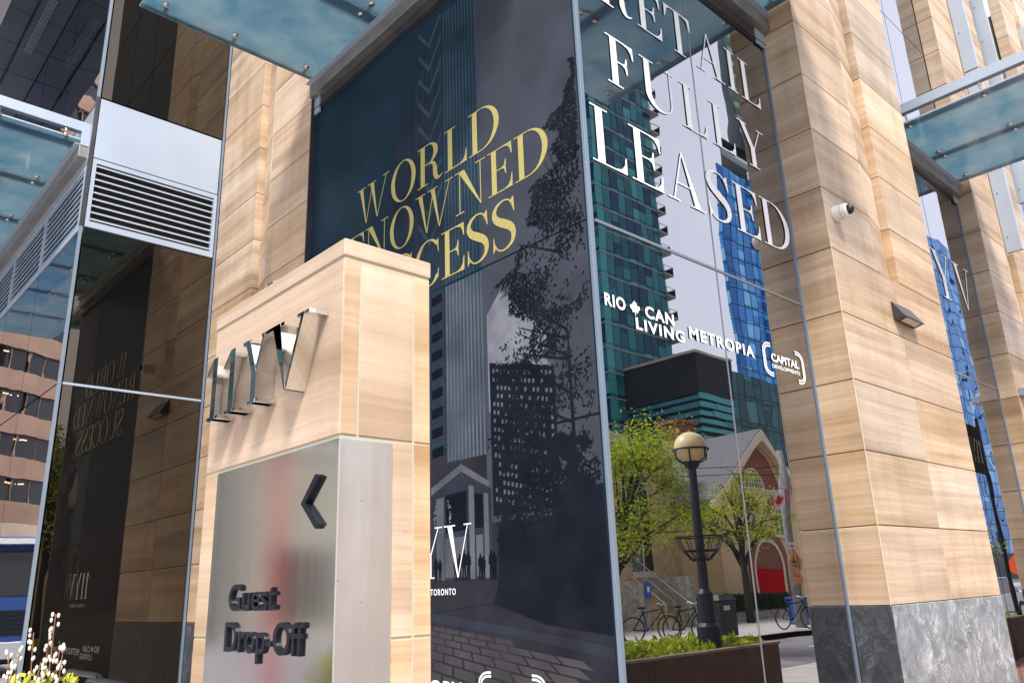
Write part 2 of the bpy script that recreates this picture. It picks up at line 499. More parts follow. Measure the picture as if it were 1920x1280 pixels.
# ------------------------------------------------------------------ builders
class MB:
    def __init__(s): s.v, s.f = [], []
    def poly(s, pts):
        n = len(s.v)
        s.v += [tuple(p) for p in pts]
        s.f.append(tuple(range(n, n + len(pts))))
    def hexa(s, p):                      # 8 corners: bottom ring, top ring
        n = len(s.v)
        s.v += [tuple(q) for q in p]
        for f in ((0, 3, 2, 1), (4, 5, 6, 7), (0, 1, 5, 4), (1, 2, 6, 5), (2, 3, 7, 6), (3, 0, 4, 7)):
            s.f.append(tuple(n + i for i in f))
    def box(s, x0, x1, y0, y1, z0, z1):
        s.hexa([(x0, y0, z0), (x1, y0, z0), (x1, y1, z0), (x0, y1, z0), (x0, y0, z1), (x1, y0, z1), (x1, y1, z1), (x0, y1, z1)])
    def prism(s, F, pts, d0, d1):        # outline in (u, v) between depths d0 and d1
        n = len(s.v)
        k = len(pts)
        s.v += [F(u, v, d0) for u, v in pts] + [F(u, v, d1) for u, v in pts]
        s.f.append(tuple(range(n, n + k)))
        s.f.append(tuple(range(n + 2 * k - 1, n + k - 1, -1)))
        for i in range(k):
            j = (i + 1) % k
            s.f.append((n + i, n + j, n + k + j, n + k + i))
    def tube(s, pts, r, n=8, cap=True):
        pts = [Vector(p) for p in pts]
        rs = r if isinstance(r, (list, tuple)) else [r] * len(pts)
        base = len(s.v)
        up = None
        for i, p in enumerate(pts):
            t = (pts[min(i + 1, len(pts) - 1)] - pts[max(i - 1, 0)]).normalized()
            if up is None:
                up = Vector((0, 0, 1)) if abs(t.z) < .9 else Vector((1, 0, 0))
            a = t.cross(up).normalized()
            up = a.cross(t).normalized()
            for k in range(n):
                an = 2 * PI * k / n
                s.v.append(tuple(p + (a * math.cos(an) + up * math.sin(an)) * rs[i]))
        for i in range(len(pts) - 1):
            for k in range(n):
                k2 = (k + 1) % n
                s.f.append((base + i * n + k, base + i * n + k2, base + (i + 1) * n + k2, base + (i + 1) * n + k))
        if cap:
            s.f.append(tuple(base + k for k in reversed(range(n))))
            e = base + (len(pts) - 1) * n
            s.f.append(tuple(e + k for k in range(n)))
    def ball(s, c, rx, ry=None, rz=None, nu=20, nv=12):
        ry = ry or rx
        rz = rz or rx
        b = len(s.v)
        for j in range(1, nv):
            th = PI * j / nv
            for i in range(nu):
                ph = 2 * PI * i / nu
                s.v.append((c[0] + rx * math.sin(th) * math.cos(ph), c[1] + ry * math.sin(th) * math.sin(ph), c[2] + rz * math.cos(th)))
        s.v += [(c[0], c[1], c[2] + rz), (c[0], c[1], c[2] - rz)]
        top, bot = len(s.v) - 2, len(s.v) - 1
        for j in range(nv - 2):
            for i in range(nu):
                i2 = (i + 1) % nu
                s.f.append((b + j * nu + i, b + (j + 1) * nu + i, b + (j + 1) * nu + i2, b + j * nu + i2))
        for i in range(nu):
            i2 = (i + 1) % nu
            s.f.append((top, b + i, b + i2))
            e = b + (nv - 2) * nu
            s.f.append((bot, e + i2, e + i))
    def ring(s, c, R_, r, ax='z', n=28, k=8):
        c = Vector(c)
        pts = []
        for i in range(n + 1):
            a = 2 * PI * i / n
            d = {'z': (math.cos(a), math.sin(a), 0), 'x': (0, math.cos(a), math.sin(a)), 'y': (math.cos(a), 0, math.sin(a))}[ax]
            pts.append(c + Vector(d) * R_)
        s.tube(pts, r, k, False)
    def build(s, name, mt, parent=None, bevel=0, smooth=False, recalc=True):
        me = bpy.data.meshes.new(name)
        o = (0, 0, 0)
        if parent is not None:
            r = parent
            while r.parent is not None: r = r.parent
            o = tuple(r['_o'])
        me.from_pydata([(x - o[0], y - o[1], z - o[2]) for x, y, z in s.v], [], s.f)
        if recalc or bevel:
            bm = bmesh.new()
            bm.from_mesh(me)
            if recalc: bmesh.ops.recalc_face_normals(bm, faces=bm.faces)
            if bevel: bmesh.ops.bevel(bm, geom=bm.edges[:], offset=bevel, segments=2, profile=.5, affect='EDGES')
            bm.to_mesh(me)
            bm.free()
        if smooth:
            for p in me.polygons: p.use_smooth = True
        me.materials.append(MAT[mt])
        ob = bpy.data.objects.new(name, me)
        C.objects.link(ob)
        if parent is not None: ob.parent = parent
        return ob

def thing(name, loc, label, cat, group=None):
    o = bpy.data.objects.new(name, None)
    o.empty_display_size = .2
    C.objects.link(o)
    o.location = loc
    o['_o'] = loc
    o['label'] = label
    o['category'] = cat
    if group: o['group'] = group
    return o
def struct(ob, kind='structure'):
    ob['kind'] = kind
    return ob
def dup(root, loc, rz=0, label=None):
    r = root.copy()
    C.objects.link(r)
    r.location = loc
    r.rotation_euler = (0, 0, rz)
    if label: r['label'] = label
    for ch in list(root.children):
        c = ch.copy()
        C.objects.link(c)
        c.parent = r
        for g in list(ch.children):
            d = g.copy()
            C.objects.link(d)
            d.parent = c
    return r

def NAV(y0): return lambda u, v, d: (u, y0 - d, v)          # a wall facing -y
def EST(x0): return lambda u, v, d: (x0 + d, u, v)          # a wall facing +x
def WES(x0): return lambda u, v, d: (x0 - d, u, v)          # a wall facing -x (across the street)

def slab(mb, F, u0, u1, v0, v1, d0=0., d1=None, gap=.010, th=.03, c=.003):
    """one stone slab with eased edges; d0, d1 its face depth at u0 and u1"""
    if d1 is None: d1 = d0
    g = gap / 2
    ua, ub, va, vb = u0 + g, u1 - g, v0 + g, v1 - g
    n = len(mb.v)
    mb.v += [F(ua, va, d0 - th), F(ub, va, d1 - th), F(ub, vb, d1 - th), F(ua, vb, d0 - th),
             F(ua, va, d0 - c), F(ub, va, d1 - c), F(ub, vb, d1 - c), F(ua, vb, d0 - c),
             F(ua + c, va + c, d0), F(ub - c, va + c, d1), F(ub - c, vb - c, d1), F(ua + c, vb - c, d0)]
    for r in (0, 4):
        for i in range(4):
            j = (i + 1) % 4
            mb.f.append((n + r + i, n + r + j, n + r + 4 + j, n + r + 4 + i))
    mb.f.append((n + 8, n + 9, n + 10, n + 11))
    mb.f.append((n + 3, n + 2, n + 1, n))
def rect(mb, F, u0, u1, v0, v1, d): mb.poly([F(u0, v0, d), F(u1, v0, d), F(u1, v1, d), F(u0, v1, d)])
def fbox(mb, F, u0, u1, v0, v1, d0, d1): mb.prism(F, [(u0, v0), (u1, v0), (u1, v1), (u0, v1)], d0, d1)

# ------------------------------------------------------------------ lettering
def arc(cx, cy, rx, ry, a0, a1, n=28):
    return [(cx + rx * math.cos(R(a0 + (a1 - a0) * i / n)), cy + ry * math.sin(R(a0 + (a1 - a0) * i / n))) for i in range(n + 1)]
def strip(a, b): return [[a[i], a[i + 1], b[i + 1], b[i]] for i in range(len(a) - 1)]
def q(u0, u1, v0, v1): return [(u0, v0), (u1, v0), (u1, v1), (u0, v1)]
def spline(pts, n=9):
    out = []
    for i in range(len(pts) - 1):
        p0, p1, p2, p3 = pts[max(i - 1, 0)], pts[i], pts[i + 1], pts[min(i + 2, len(pts) - 1)]
        for k in range(n):
            t = k / n
            out.append(tuple(.5 * (2 * b + (c - a) * t + (2 * a - 5 * b + 4 * c - d) * t * t + (3 * b - a - 3 * c + d) * t ** 3) for a, b, c, d in zip(p0, p1, p2, p3)))
    out.append(tuple(pts[-1]))
    return out
def vstroke(pts):                         # (u, v, width) skeleton
    s = spline(pts)
    L, Rr = [], []
    for i, (x, y, w_) in enumerate(s):
        a, b = s[max(i - 1, 0)], s[min(i + 1, len(s) - 1)]
        dx, dy = b[0] - a[0], b[1] - a[1]
        l = math.hypot(dx, dy) or 1
        L.append((x - dy / l * w_ / 2, y + dx / l * w_ / 2))
        Rr.append((x + dy / l * w_ / 2, y - dx / l * w_ / 2))
    return strip(L, Rr)
def diag(x0, y0, x1, y1, w_): return [(x0 - w_ / 2, y0), (x0 + w_ / 2, y0), (x1 + w_ / 2, y1), (x1 - w_ / 2, y1)]
S_, H_ = .135, .024                       # stem and hairline of the high contrast serif capitals
def serif(x, y, l=.12): return q(x - l, x + S_ + l, y, y + H_)
def glyph(ch, s=S_, h=H_):
    """list of polygons for a capital one unit tall, and its width"""
    if ch == 'I': return [q(.1, .1 + s, 0, 1), q(0, .2 + s, 0, h), q(0, .2 + s, 1 - h, 1)], .2 + s
    if ch in 'LEF':
        w_ = .66 if ch != 'F' else .62
        g = [q(.1, .1 + s, 0, 1)]
        g.append(q(0, .1 + s if ch == 'L' else w_, 1 - h, 1) if ch != 'L' else q(0, .2 + s, 1 - h, 1))
        if ch == 'F': g.append(q(0, .2 + s, 0, h))
        else:
            g.append(q(0, w_, 0, h))
            g += strip([(w_ - .22, h), (w_ - .11, .06), (w_ - .045, .15), (w_ - .02, .29)], [(w_ - .005, h), (w_ - .003, .07), (w_, .16), (w_ + .002, .29)])
        if ch in 'EF':
            g += strip([(w_ - .24, 1 - h), (w_ - .11, .94), (w_ - .05, .86), (w_ - .02, .73)], [(w_ - .005, 1 - h), (w_ - .003, .93), (w_, .85), (w_ + .002, .73)])
            m_ = w_ - .16
            g.append(q(.1 + s, m_ - .02, .5, .5 + h))
            g += strip([(m_ - .12, .5 + h), (m_ - .05, .56), (m_ - .02, .68)], [(m_ - .003, .5 + h), (m_, .57), (m_, .68)])
            g += strip([(m_ - .12, .5), (m_ - .05, .465), (m_ - .02, .345)], [(m_ - .003, .5), (m_, .46), (m_, .345)])
        return g, w_
    if ch == 'T':
        w_ = .74
        c = w_ / 2 - s / 2
        g = [q(c, c + s, 0, 1), q(0, w_, 1 - h, 1), q(c - .1, c + s + .1, 0, h)]
        g += strip([(w_ - .2, 1 - h), (w_ - .09, .93), (w_ - .02, .70)], [(w_ - .004, 1 - h), (w_ - .002, .92), (w_, .70)])
        g += strip([(.2, 1 - h), (.09, .93), (.02, .70)], [(.004, 1 - h), (.002, .92), (0, .70)])
        return g, w_
    if ch == 'A':
        w_ = .84
        return [diag(.13, 0, .40, 1, h), [(.62, 0), (.62 + s * 1.1, 0), (.41, 1.0), (.385, 1.0)], q(.21, .60, .34, .34 + h), q(0, .27, 0, h), q(.52, w_ + .03, 0, h)], w_
    if ch == 'U':
        w_ = .86
        a = arc(.44, .30, .34, .32, 180, 360)
        b = arc(.455, .30, .34 - s * .62 - h / 2, .30 - h, 180, 360)
        b = [(x + .02, y) for x, y in b]
        b = [(.1 + s + (w_ - .12 - h - .1 - s) * i / 28, 0) for i in range(29)]
        b = [(((.1 + s + w_ - .1 - h) / 2) + ((w_ - .1 - h) - (.1 + s)) / 2 * math.cos(PI + PI * i / 28), .30 + (.28) * math.sin(PI + PI * i / 28)) for i in range(29)]
        a = [(((.1 + w_ - .1) / 2) + (w_ - .2) / 2 * math.cos(PI + PI * i / 28), .30 + .32 * math.sin(PI + PI * i / 28)) for i in range(29)]
        return strip(a, b) + [q(.1, .1 + s, .30, 1), q(w_ - .1 - h, w_ - .1, .30, 1), q(0, .2 + s, 1 - h, 1), q(w_ - .21, w_, 1 - h, 1)], w_
    if ch == 'Y':
        w_ = .84
        c = .36
        return [q(c, c + s, 0, .45), [(c, .45), (c + s, .45), (.09 + s * 1.05, 1), (.09, 1)], [(c + s - h * 1.3, .45), (c + s, .45), (.74, 1), (.74 - h, 1)], q(c - .1, c + s + .1, 0, h), q(0, .30, 1 - h, 1), q(.62, w_ + .01, 1 - h, 1)], w_
    if ch == 'V':
        w_ = .84
        return [[(.40, 0), (.43, 0), (.10 + s * 1.1, 1), (.10, 1)], diag(.42, 0, .73, 1, h), q(0, .35, 1 - h, 1), q(.61, w_, 1 - h, 1)], w_
    if ch == 'W':
        w_ = 1.24
        return [[(.36, 0), (.385, 0), (.09 + s, 1), (.09, 1)], diag(.375, 0, .60, .96, h), [(.78, 0), (.805, 0), (.51 + s, 1), (.51, 1)], diag(.795, 0, 1.13, 1, h),
                q(0, .33, 1 - h, 1), q(.42, .74, 1 - h, 1), q(1.0, w_, 1 - h, 1)], w_
    if ch == 'N':
        w_ = .90
        return [q(.12, .12 + h, 0, 1), [(.74, 0), (.74 + h, 0), (.12 + s * 1.15, 1), (.10, 1)], q(.74, .74 + h, 0, 1), q(0, .26, 0, h), q(0, .2, 1 - h, 1), q(.62, w_, 1 - h, 1)], w_
    if ch == 'O':
        w_ = .86
        return strip(arc(.43, .5, .43, .52, 0, 360, 56), arc(.43, .5, .43 - s, .52 - h, 0, 360, 56)), w_
    if ch == 'D':
        w_ = .84
        return [q(.1, .1 + s, 0, 1), q(0, .36, 0, h), q(0, .36, 1 - h, 1)] + strip(arc(.34, .5, .50, .5, -90, 90), arc(.34, .5, .50 - s, .5 - h, -90, 90)), w_
    if ch == 'R':
        w_ = .80
        return [q(.1, .1 + s, 0, 1), q(0, .34, 0, h), q(0, .36, 1 - h, 1), q(.1 + s, .38, .49, .49 + h)] + strip(arc(.36, .745, .30, .255, -90, 90), arc(.36, .745, .30 - s, .255 - h, -90, 90)) + vstroke([(.36, .50, .02), (.50, .46, .07), (.56, .34, .12), (.57, .18, .13), (.62, .05, .10), (.70, .015, .05), (.80, .06, .02)]), w_
    if ch == 'C':
        w_ = .80
        a, b = arc(.44, .5, .44, .52, 48, 318, 48), arc(.44, .5, .44 - s, .52 - h, 40, 322, 48)
        return strip(a, b) + [[(.70, .90), (.755, .97), (.765, .66), (.75, .66)], [(.75, .30), (.765, .30), (.74, .10), (.69, .10)]], w_
    if ch == 'S':
        w_ = .64
        return vstroke([(.555, .80, .03), (.47, .95, .03), (.32, .995, .035), (.155, .93, .075), (.085, .79, .115), (.155, .645, .145), (.32, .53, .165), (.49, .41, .15), (.56, .255, .115), (.505, .09, .075), (.33, .005, .035), (.17, .045, .03), (.065, .20, .03)]) + [
            [(.50, .93), (.585, 1.0), (.60, .68), (.585, .68)], [(.04, .0), (.10, .08), (.065, .33), (.05, .33)]], w_
    if ch == '1': return [q(.2, .2 + s, 0, 1), q(.1, .3 + s, 0, h), [(.2, 1), (.2, .94), (.0, .74), (.0, .78)]], .3 + s
    return [], .3
def didone(text, u0, u1, v0, v1, gap=.07):
    """letters of a word set between u0 and u1: list of (letter, polygons)"""
    gs = [glyph(c) for c in text]
    tot = sum(g[1] for g in gs) + gap * (len(gs) - 1)
    k = (u1 - u0) / tot
    x = 0
    out = []
    for c, (polys, w_) in zip(text, gs):
        out.append((c, [[(u0 + (x + a) * k, v0 + b * (v1 - v0)) for a, b in p] for p in polys]))
        x += w_ + gap
    return out
def lay(letters, F, d, name, mt, parent):
    mb = MB()
    i = 0
    for c, polys in letters:
        for k, p in enumerate(polys):
            mb.poly([F(u, v, d + .00025 * (k % 7)) for u, v in p])
    return mb.build(name, mt, parent, recalc=False)
def sans(text, F, u0, u1, v0, v1, d, name, mt, parent, bold=.02, ext=0.0, space=1.0, bev=0):
    cu = bpy.data.curves.new('text', 'FONT')
    cu.body = text
    cu.offset = bold
    cu.space_character = space
    cu.extrude = .5 if ext else 0
    o = bpy.data.objects.new('text', cu)
    C.objects.link(o)
    dg = bpy.context.evaluated_depsgraph_get()
    me = bpy.data.meshes.new_from_object(o.evaluated_get(dg))
    bpy.data.objects.remove(o)
    bpy.data.curves.remove(cu)
    xs = [v.co.x for v in me.vertices]
    ys = [v.co.y for v in me.vertices]
    ax, bx_, ay, by = min(xs), max(xs), min(ys), max(ys)
    mb = MB()
    for v in me.vertices:
        u = u0 + (v.co.x - ax) / (bx_ - ax) * (u1 - u0)
        vv = v0 + (v.co.y - ay) / (by - ay) * (v1 - v0)
        mb.v.append(F(u, vv, d + ((v.co.z + .5) * ext if ext else 0)))
    mb.f = [tuple(p.vertices) for p in me.polygons]
    bpy.data.meshes.remove(me)
    ob = mb.build(name, mt, parent)
    return ob

MAPLE = [(0, -.5), (.03, -.5), (.025, -.26), (.27, -.30), (.23, -.2), (.48, .02), (.41, .06), (.46, .21), (.31, .18), (.28, .25), (.15, .10), (.21, .40), (.11, .35), (0, .55)]
MAPLE = MAPLE + [(-x, y) for x, y in reversed(MAPLE[1:-1])]
def maple(mb, F, cu, cv, w_, h_, d):
    mb.poly([F(cu + x * w_, cv + y * h_, d) for x, y in MAPLE])
def bracket_logo(F, u0, u1, v0, v1, d, parent, mt):
    """rounded double brackets round two lines of words"""
    w_, h_ = u1 - u0, v1 - v0
    for sgn, ue in ((1, u0), (-1, u1)):
        mb = MB()
        for off in (0, .045):
            def bp(o):
                pts = [(ue + sgn * w_ * .20, v1 - o)]
                pts += [(ue + sgn * (w_ * .16 - (w_ * .16 - o) * math.sin(R(a))), v1 - o - (h_ * .28 - o) * (1 - math.cos(R(a)))) for a in range(0, 91, 15)]
                pts += [(ue + sgn * (w_ * .16 - (w_ * .16 - o) * math.sin(R(a))), v0 + o + (h_ * .28 - o) * (1 - math.cos(R(a)))) for a in range(90, -1, -15)]
                pts += [(ue + sgn * w_ * .20, v0 + o)]
                return pts
            o1 = off * h_ * 1.8
            for pp in strip(bp(o1), bp(o1 + .05 * h_)): mb.poly([F(a, b, d) for a, b in pp])
        mb.build('bracket_emblem', mt, parent, recalc=False)
    sans('CAPITAL', F, u0 + .19 * w_, u1 - .14 * w_, v0 + .46 * h_, v0 + .70 * h_, d, 'lettering', mt, parent, .03)
    sans('DEVELOPMENTS', F, u0 + .19 * w_, u1 - .14 * w_, v0 + .27 * h_, v0 + .38 * h_, d, 'lettering', mt, parent, .02)
def logo_row(F, k, u0, v0, s, d, parent, mt):
    """the row of three developers' marks; k = +1 runs along +u"""
    U = lambda a: u0 + a * s
    V = lambda b: v0 + b * s
    sans('RIO', F, U(0), U(.26), V(.13), V(.24), d, 'lettering', mt, parent, .03, space=1.15)
    sans('CAN', F, U(.52), U(.925), V(.13), V(.24), d, 'lettering', mt, parent, .03, space=1.15)
    mb = MB()
    maple(mb, F, U(.385), V(.182), .14 * s, .13 * s, d)
    mb.build('leaf_emblem', mt, parent, recalc=False)
    sans('LIVING', F, U(.38), U(1.06), V(0), V(.105), d, 'lettering', mt, parent, .03, space=1.2)
    sans('METROPIA', F, U(1.14), U(2.22), V(.06), V(.175), d, 'lettering', mt, parent, .03, space=1.2)
    bracket_logo(F, U(2.385), U(3.21), V(-.08), V(.28), d, parent, mt)

# ------------------------------------------------------------------ ground
g = MB()
g.poly([(-400, -400, 0), (400, -400, 0), (400, 400, 0), (-400, 400, 0)])
struct(g.build('ground', 'concrete', recalc=False))

# ------------------------------------------------------------------ the tower on the corner
Z = lambda z: z + E
KX, KY = -3.885, 4.573                    # mirror wall plane x, printed wall plane y
PX = -3.4626                              # face of the first stone pillar
LV = lambda k: Z(.482 + .741 * k)         # stone joint levels
PT = Z(-.27)                              # top of the granite plinths
TOP = 15.5
bld = thing('stone_and_glass_building', (KX, KY, 0), 'pale limestone and dark glass corner building with printed navy hoarding and mirrored shop window', 'building')

def core(x0, x1, y0, y1, z0=0, z1=TOP, name='wall_core', mt='joint_dark', parent=bld):
    b = MB()
    b.box(x0, x1, y0, y1, z0, z1)
    return b.build(name, mt, parent)
core(-11.4, -3.96, 4.66, 11.15)
core(-11.4, -4.2, 11.2, 40)
core(-30, -11.58, 2.67, 4.64, 0, TOP)

def stone_pillar(F, G, u0, u1, dep, prof, kmax, corner='u0', root=bld):
    """F: broad face, G: narrow return face (its u runs from 0 at the glass to dep); prof: column lines above joint level 4 and below"""
    low, high = prof
    b = MB()
    for k in range(-1, kmax):
        a = PT if k == -1 else LV(k)
        z1 = LV(k + 1)
        if k < 4:
            for c0, c1 in zip(low, low[1:]): slab(b, F, min(c0, c1), max(c0, c1), a, z1)
        else:
            p0, s0, s1, p1 = high
            slab(b, F, min(p0, s0), max(p0, s0), a, z1)
            if s0 < s1: slab(b, F, s0, s1, a, z1, 0, -.10, th=.02)
            else: slab(b, F, s1, s0, a, z1, -.10, 0, th=.02)
            slab(b, F, min(s1, p1), max(s1, p1), a, z1, th=.11)
        if G: slab(b, G, 0, dep, a, z1, th=.03)
    pil = b.build('stone_pillar', 'limestone', root)
    return pil

# first pillar, right of the mirror window
y0, y1 = 8.08, 11.2
p1 = stone_pillar(EST(PX), lambda u, v, d: (KX + u, y0 - d, v), y0, y1, PX - KX,
                  ((8.08, 9.66, 11.2), (8.08, 9.28, 9.85, 11.2)), 20)
b = MB(); b.box(KX - .1, PX - .13, y0 + .031, y1 - .01, 0, TOP); b.box(PX - .13, PX - .031, y0 + .031, 9.2, 0, TOP); b.box(PX - .13, PX - .031, 9.9, y1 - .01, 0, TOP); b.box(PX - .13, PX - .031, 9.2, 9.9, 0, LV(4) - .01)
b.build('pillar_core', 'stone_joint', p1)
b = MB(); slab(b, EST(PX), 8.08, 11.2, .02, PT, .004, gap=.004, c=.006); b.build('plinth', 'rough_granite', p1)
b = MB(); slab(b, lambda u, v, d: (KX + u, y0 - d, v), .02, PX - KX + .003, .02, PT, .004, gap=.004, c=.006); b.build('plinth', 'dark_granite', p1)
b = MB(); b.box(PX - .006, PX + .001, y0 - .003, y0 + .004, PT, TOP); b.build('mitre_joint', 'cream_trim', p1)
b = MB(); b.box(KX - .02, KX + .016, y0 - .028, y0 + .001, 0, Z(6.25)); b.build('jamb', 'post_aluminium', p1)

# second and third pillars along the same side
def side_pillar(ya, yb, gx, px):
    p = stone_pillar(EST(px), lambda u, v, d: (gx + u, ya - d, v), ya, yb, px - gx,
                     ((ya, ya + 1.58, yb), (ya, ya + 1.2, ya + 1.77, yb)), 22)
    b = MB(); b.box(gx - .1, px - .13, ya + .031, yb - .01, 0, TOP); b.build('pillar_core', 'stone_joint', p)
    b = MB(); slab(b, EST(px), ya, yb, .02, PT, .004, gap=.004, c=.006); b.build('plinth', 'rough_granite', p)
    b = MB(); slab(b, lambda u, v, d: (gx + u, ya - d, v), .02, px - gx + .003, .02, PT, .004, gap=.004, c=.006); b.build('plinth', 'dark_granite', p)
    b = MB(); b.box(gx - .02, gx + .016, ya - .028, ya + .001, 0, Z(6.4)); b.build('jamb', 'post_aluminium', p)
    return p
G2, P2X = -3.96, -3.68
p2 = side_pillar(14.7, 17.8, G2, P2X)
p3 = side_pillar(21.3, 24.4, -4.02, -3.74)
for ya, za in ((16.12, 5.62), (17.9, 7.2), (22.5, 7.6)):
    b = MB(); b.box(P2X - .02, P2X + .235, ya, ya + .09, Z(za), Z(9.5)); b.box(P2X - .02, P2X + .235, ya, ya + .09, Z(9.53), TOP)
    f = b.build('metal_fin', 'pale_aluminium', bld, .004)
    for k in range(8):
        zz = Z(za + .3 + .9 * k)
        b = MB(); b.tube([(P2X + .05, ya - .012, zz), (P2X + .05, ya, zz)], .010, 8); b.build('rivet', 'fascia_metal', f)

# pilaster left of the printed wall
NP = NAV(4.50)
pl = stone_pillar(NP, None, 0, 0, 0, ((-8.58, -10.05, -11.46), (-8.58, -9.70, -10.12, -11.46)), 20)
b = MB(); b.box(-11.46, -8.585, 4.632, 4.655, 0, TOP); b.box(-11.46, -10.16, 4.531, 4.632, 0, TOP); b.box(-9.62, -8.585, 4.531, 4.632, 0, TOP); b.box(-10.16, -9.62, 4.531, 4.632, 0, LV(4) - .01)
b.build('pillar_core', 'stone_joint', pl)
b = MB(); slab(b, NP, -11.46, -8.58, .02, PT, .004, gap=.004, c=.006); b.build('plinth', 'dark_granite', pl)
b = MB(); b.box(-8.582, -8.56, 4.495, 4.60, 0, Z(6.5)); b.build('edge_trim', 'fascia_metal', pl)

# ---- printed navy wall
NV = NAV(KY)
b = MB()
for v0, v1 in ((Z(-1.63), Z(1.262)), (Z(1.268), Z(2.884)), (Z(2.892), Z(6.25))):
    fbox(b, NV, -8.555, -3.909, v0, v1, -.04, 0)
panel = b.build('graphic_panel', 'print_navy', bld)
def prt(name, polys, mt, d):
    mb = MB()
    for p in polys: mb.poly([NV(u, Z(v), d) for u, v in p])
    return mb.build(name, mt, panel, recalc=False)
rnd = random.Random(4)
prt('printed_dusk', [[(-8.5, -1.6), (-3.93, -1.6), (-3.93, 1.255), (-8.5, 1.255)]], 'print_ground', .0005)
# the printed scene: sky, towers, trees, entrance, people, paving
prt('printed_sky', [[(-5.25, .55), (-3.93, .55), (-3.93, 1.25), (-5.25, 1.25)], [(-5.25, 1.275), (-3.93, 1.275), (-3.93, 2.88), (-5.25, 2.88)], [(-5.27, 2.90), (-3.93, 2.90), (-3.93, 6.2), (-5.27, 6.2)]], 'print_haze', .0008)
sky2 = [[(-5.2, 1.5), (-4.45, 1.5), (-4.45, 2.05), (-5.0, 2.6), (-5.2, 2.4)]]
prt('printed_cloud', sky2, 'print_pale', .0010)
tow = []
x = -6.72
while x < -5.72:
    w_ = rnd.uniform(.02, .07)
    tow.append([(x, 1.3), (x + w_, 1.3), (x + w_, 2.87), (x, 2.87)])
    tow.append([(x, 2.9), (x + w_, 2.9), (x + w_, 5.0 + 1.2 * (x + 6.72)), (x, 5.0 + 1.2 * (x + 6.72) - .05)])
    x += w_ + rnd.uniform(.04, .10)
prt('printed_tower', tow, 'print_mid', .0010)
fins, fins2 = [], []
for i in range(11):
    x = -5.80 + .052 * i
    fins2.append([(x, 1.14), (x + .026, 1.14), (x + .026, 2.87), (x, 2.87)])
    fins.append([(x, 2.9), (x + .024, 2.9), (x + .024, 6.1), (x, 6.1)])
    fins.append([(x + .028, 1.14), (x + .05, 1.14), (x + .05, 2.87), (x + .028, 2.87)])
prt('printed_fins', fins2, 'print_grey', .0012)
prt('printed_fins', fins, 'print_fin', .0013)
for i in range(9):                        # folded facets high on the tower
    z = 3.35 + .28 * i
    tow.append(0)
chev = []
for i in range(9):
    z = 3.4 + .30 * i
    chev.append([(-6.05, z), (-5.84, z + .30), (-5.84, z + .36), (-6.05, z + .07)])
    chev.append([(-6.05 - .2, z + .25), (-6.05, z), (-6.05, z + .05), (-6.25, z + .32)])
prt('printed_facets', chev, 'print_fin', .0011)
bal = []
for i in range(9):
    z = 1.2 + .19 * i
    bal.append([(-6.03, z), (-5.86, z + .02), (-5.86, z + .11), (-6.03, z + .09)])
prt('printed_balconies', bal, 'print_black', .0014)
dots = []
for i in range(15):
    for j in range(17):
        u, v = -5.14 + .05 * i, .72 + .075 * j - .012 * i
        if rnd.random() < .72 and not 1.255 < v < 1.275: dots.append([(u, v), (u + .026, v), (u + .026, v + .036), (u, v + .036)])
prt('printed_block', [[(-5.18, .6), (-4.38, .6), (-4.38, 1.75), (-5.18, 1.95)]], 'print_dark', .0015)
prt('printed_windows', dots, 'print_grey', .00165)
def leaf(u, v, l, a):
    c, s = math.cos(a), math.sin(a)
    return [(u + l * (x * c - y * s), v + l * (x * s + y * c)) for x, y in ((0, 0), (.35, .2), (.8, .12), (1, 0), (.8, -.12), (.35, -.2))]
edge = [(4.6, -3.98), (4.2, -4.05), (3.6, -4.35), (3.2, -4.55), (2.6, -4.95), (2.2, -4.85), (1.7, -5.0), (1.2, -5.05), (.6, -5.0)]
def tree_edge(v):
    for (v1, e1), (v0, e0) in zip(edge, edge[1:]):
        if v0 <= v <= v1: return e0 + (e1 - e0) * (v - v0) / (v1 - v0)
    return -4
leaves = []
cell = {}
def add_leaf(lf):
    c_ = (round(sum(p[0] for p in lf) / len(lf) / .022), round(sum(p[1] for p in lf) / len(lf) / .022))
    if cell.get(c_, 0) < 2:
        cell[c_] = cell.get(c_, 0) + 1
        leaves.append(lf)
for i in range(17000):
    v = rnd.uniform(.45, 4.5)
    e = tree_edge(v) + .12 * math.sin(9 * v) + .08 * math.sin(23 * v + 1)
    u = e + abs(rnd.gauss(0, .40)) 
    if math.sin(7 * u + 5 * v) + math.sin(11 * v - 6 * u) > (.15 if v > 1.5 else .9) and rnd.random() < .93: continue
    if u > -3.95: u = rnd.uniform(max(e, -4.4), -3.97)
    l = rnd.uniform(.02, .055)
    a = rnd.choice((PI * 1.25, PI * 1.7)) + rnd.uniform(-.5, .5)
    lf = leaf(u, v, l, a)
    if max(p[0] for p in lf) < -3.93: add_leaf(lf)
for i in range(2600):                     # leafy fringe of the printed hedge
    u = rnd.uniform(-5.12, -3.97)
    v = .30 + .40 * (u + 5.12) / 1.19 + rnd.gauss(.10, .10)
    lf = leaf(u, v, rnd.uniform(.02, .05), rnd.uniform(0, 6.28))
    if max(p[0] for p in lf) < -3.93: add_leaf(lf)
for k in range(26):                       # dense dark hearts of the printed trees
    v = rnd.uniform(.5, 1.15)
    u = rnd.uniform(-4.45, -4.08)
    leaves.append([(u + rnd.uniform(.03, .11) * math.cos(R(a)), v + rnd.uniform(.03, .11) * math.sin(R(a))) for a in range(0, 360, 12)])
mb = MB()
for i, p in enumerate(leaves): mb.poly([NV(u, Z(v), .0018 + rnd.random() * .0013) for u, v in p])
mb.build('printed_foliage', 'print_dark', panel, recalc=False)
br = []
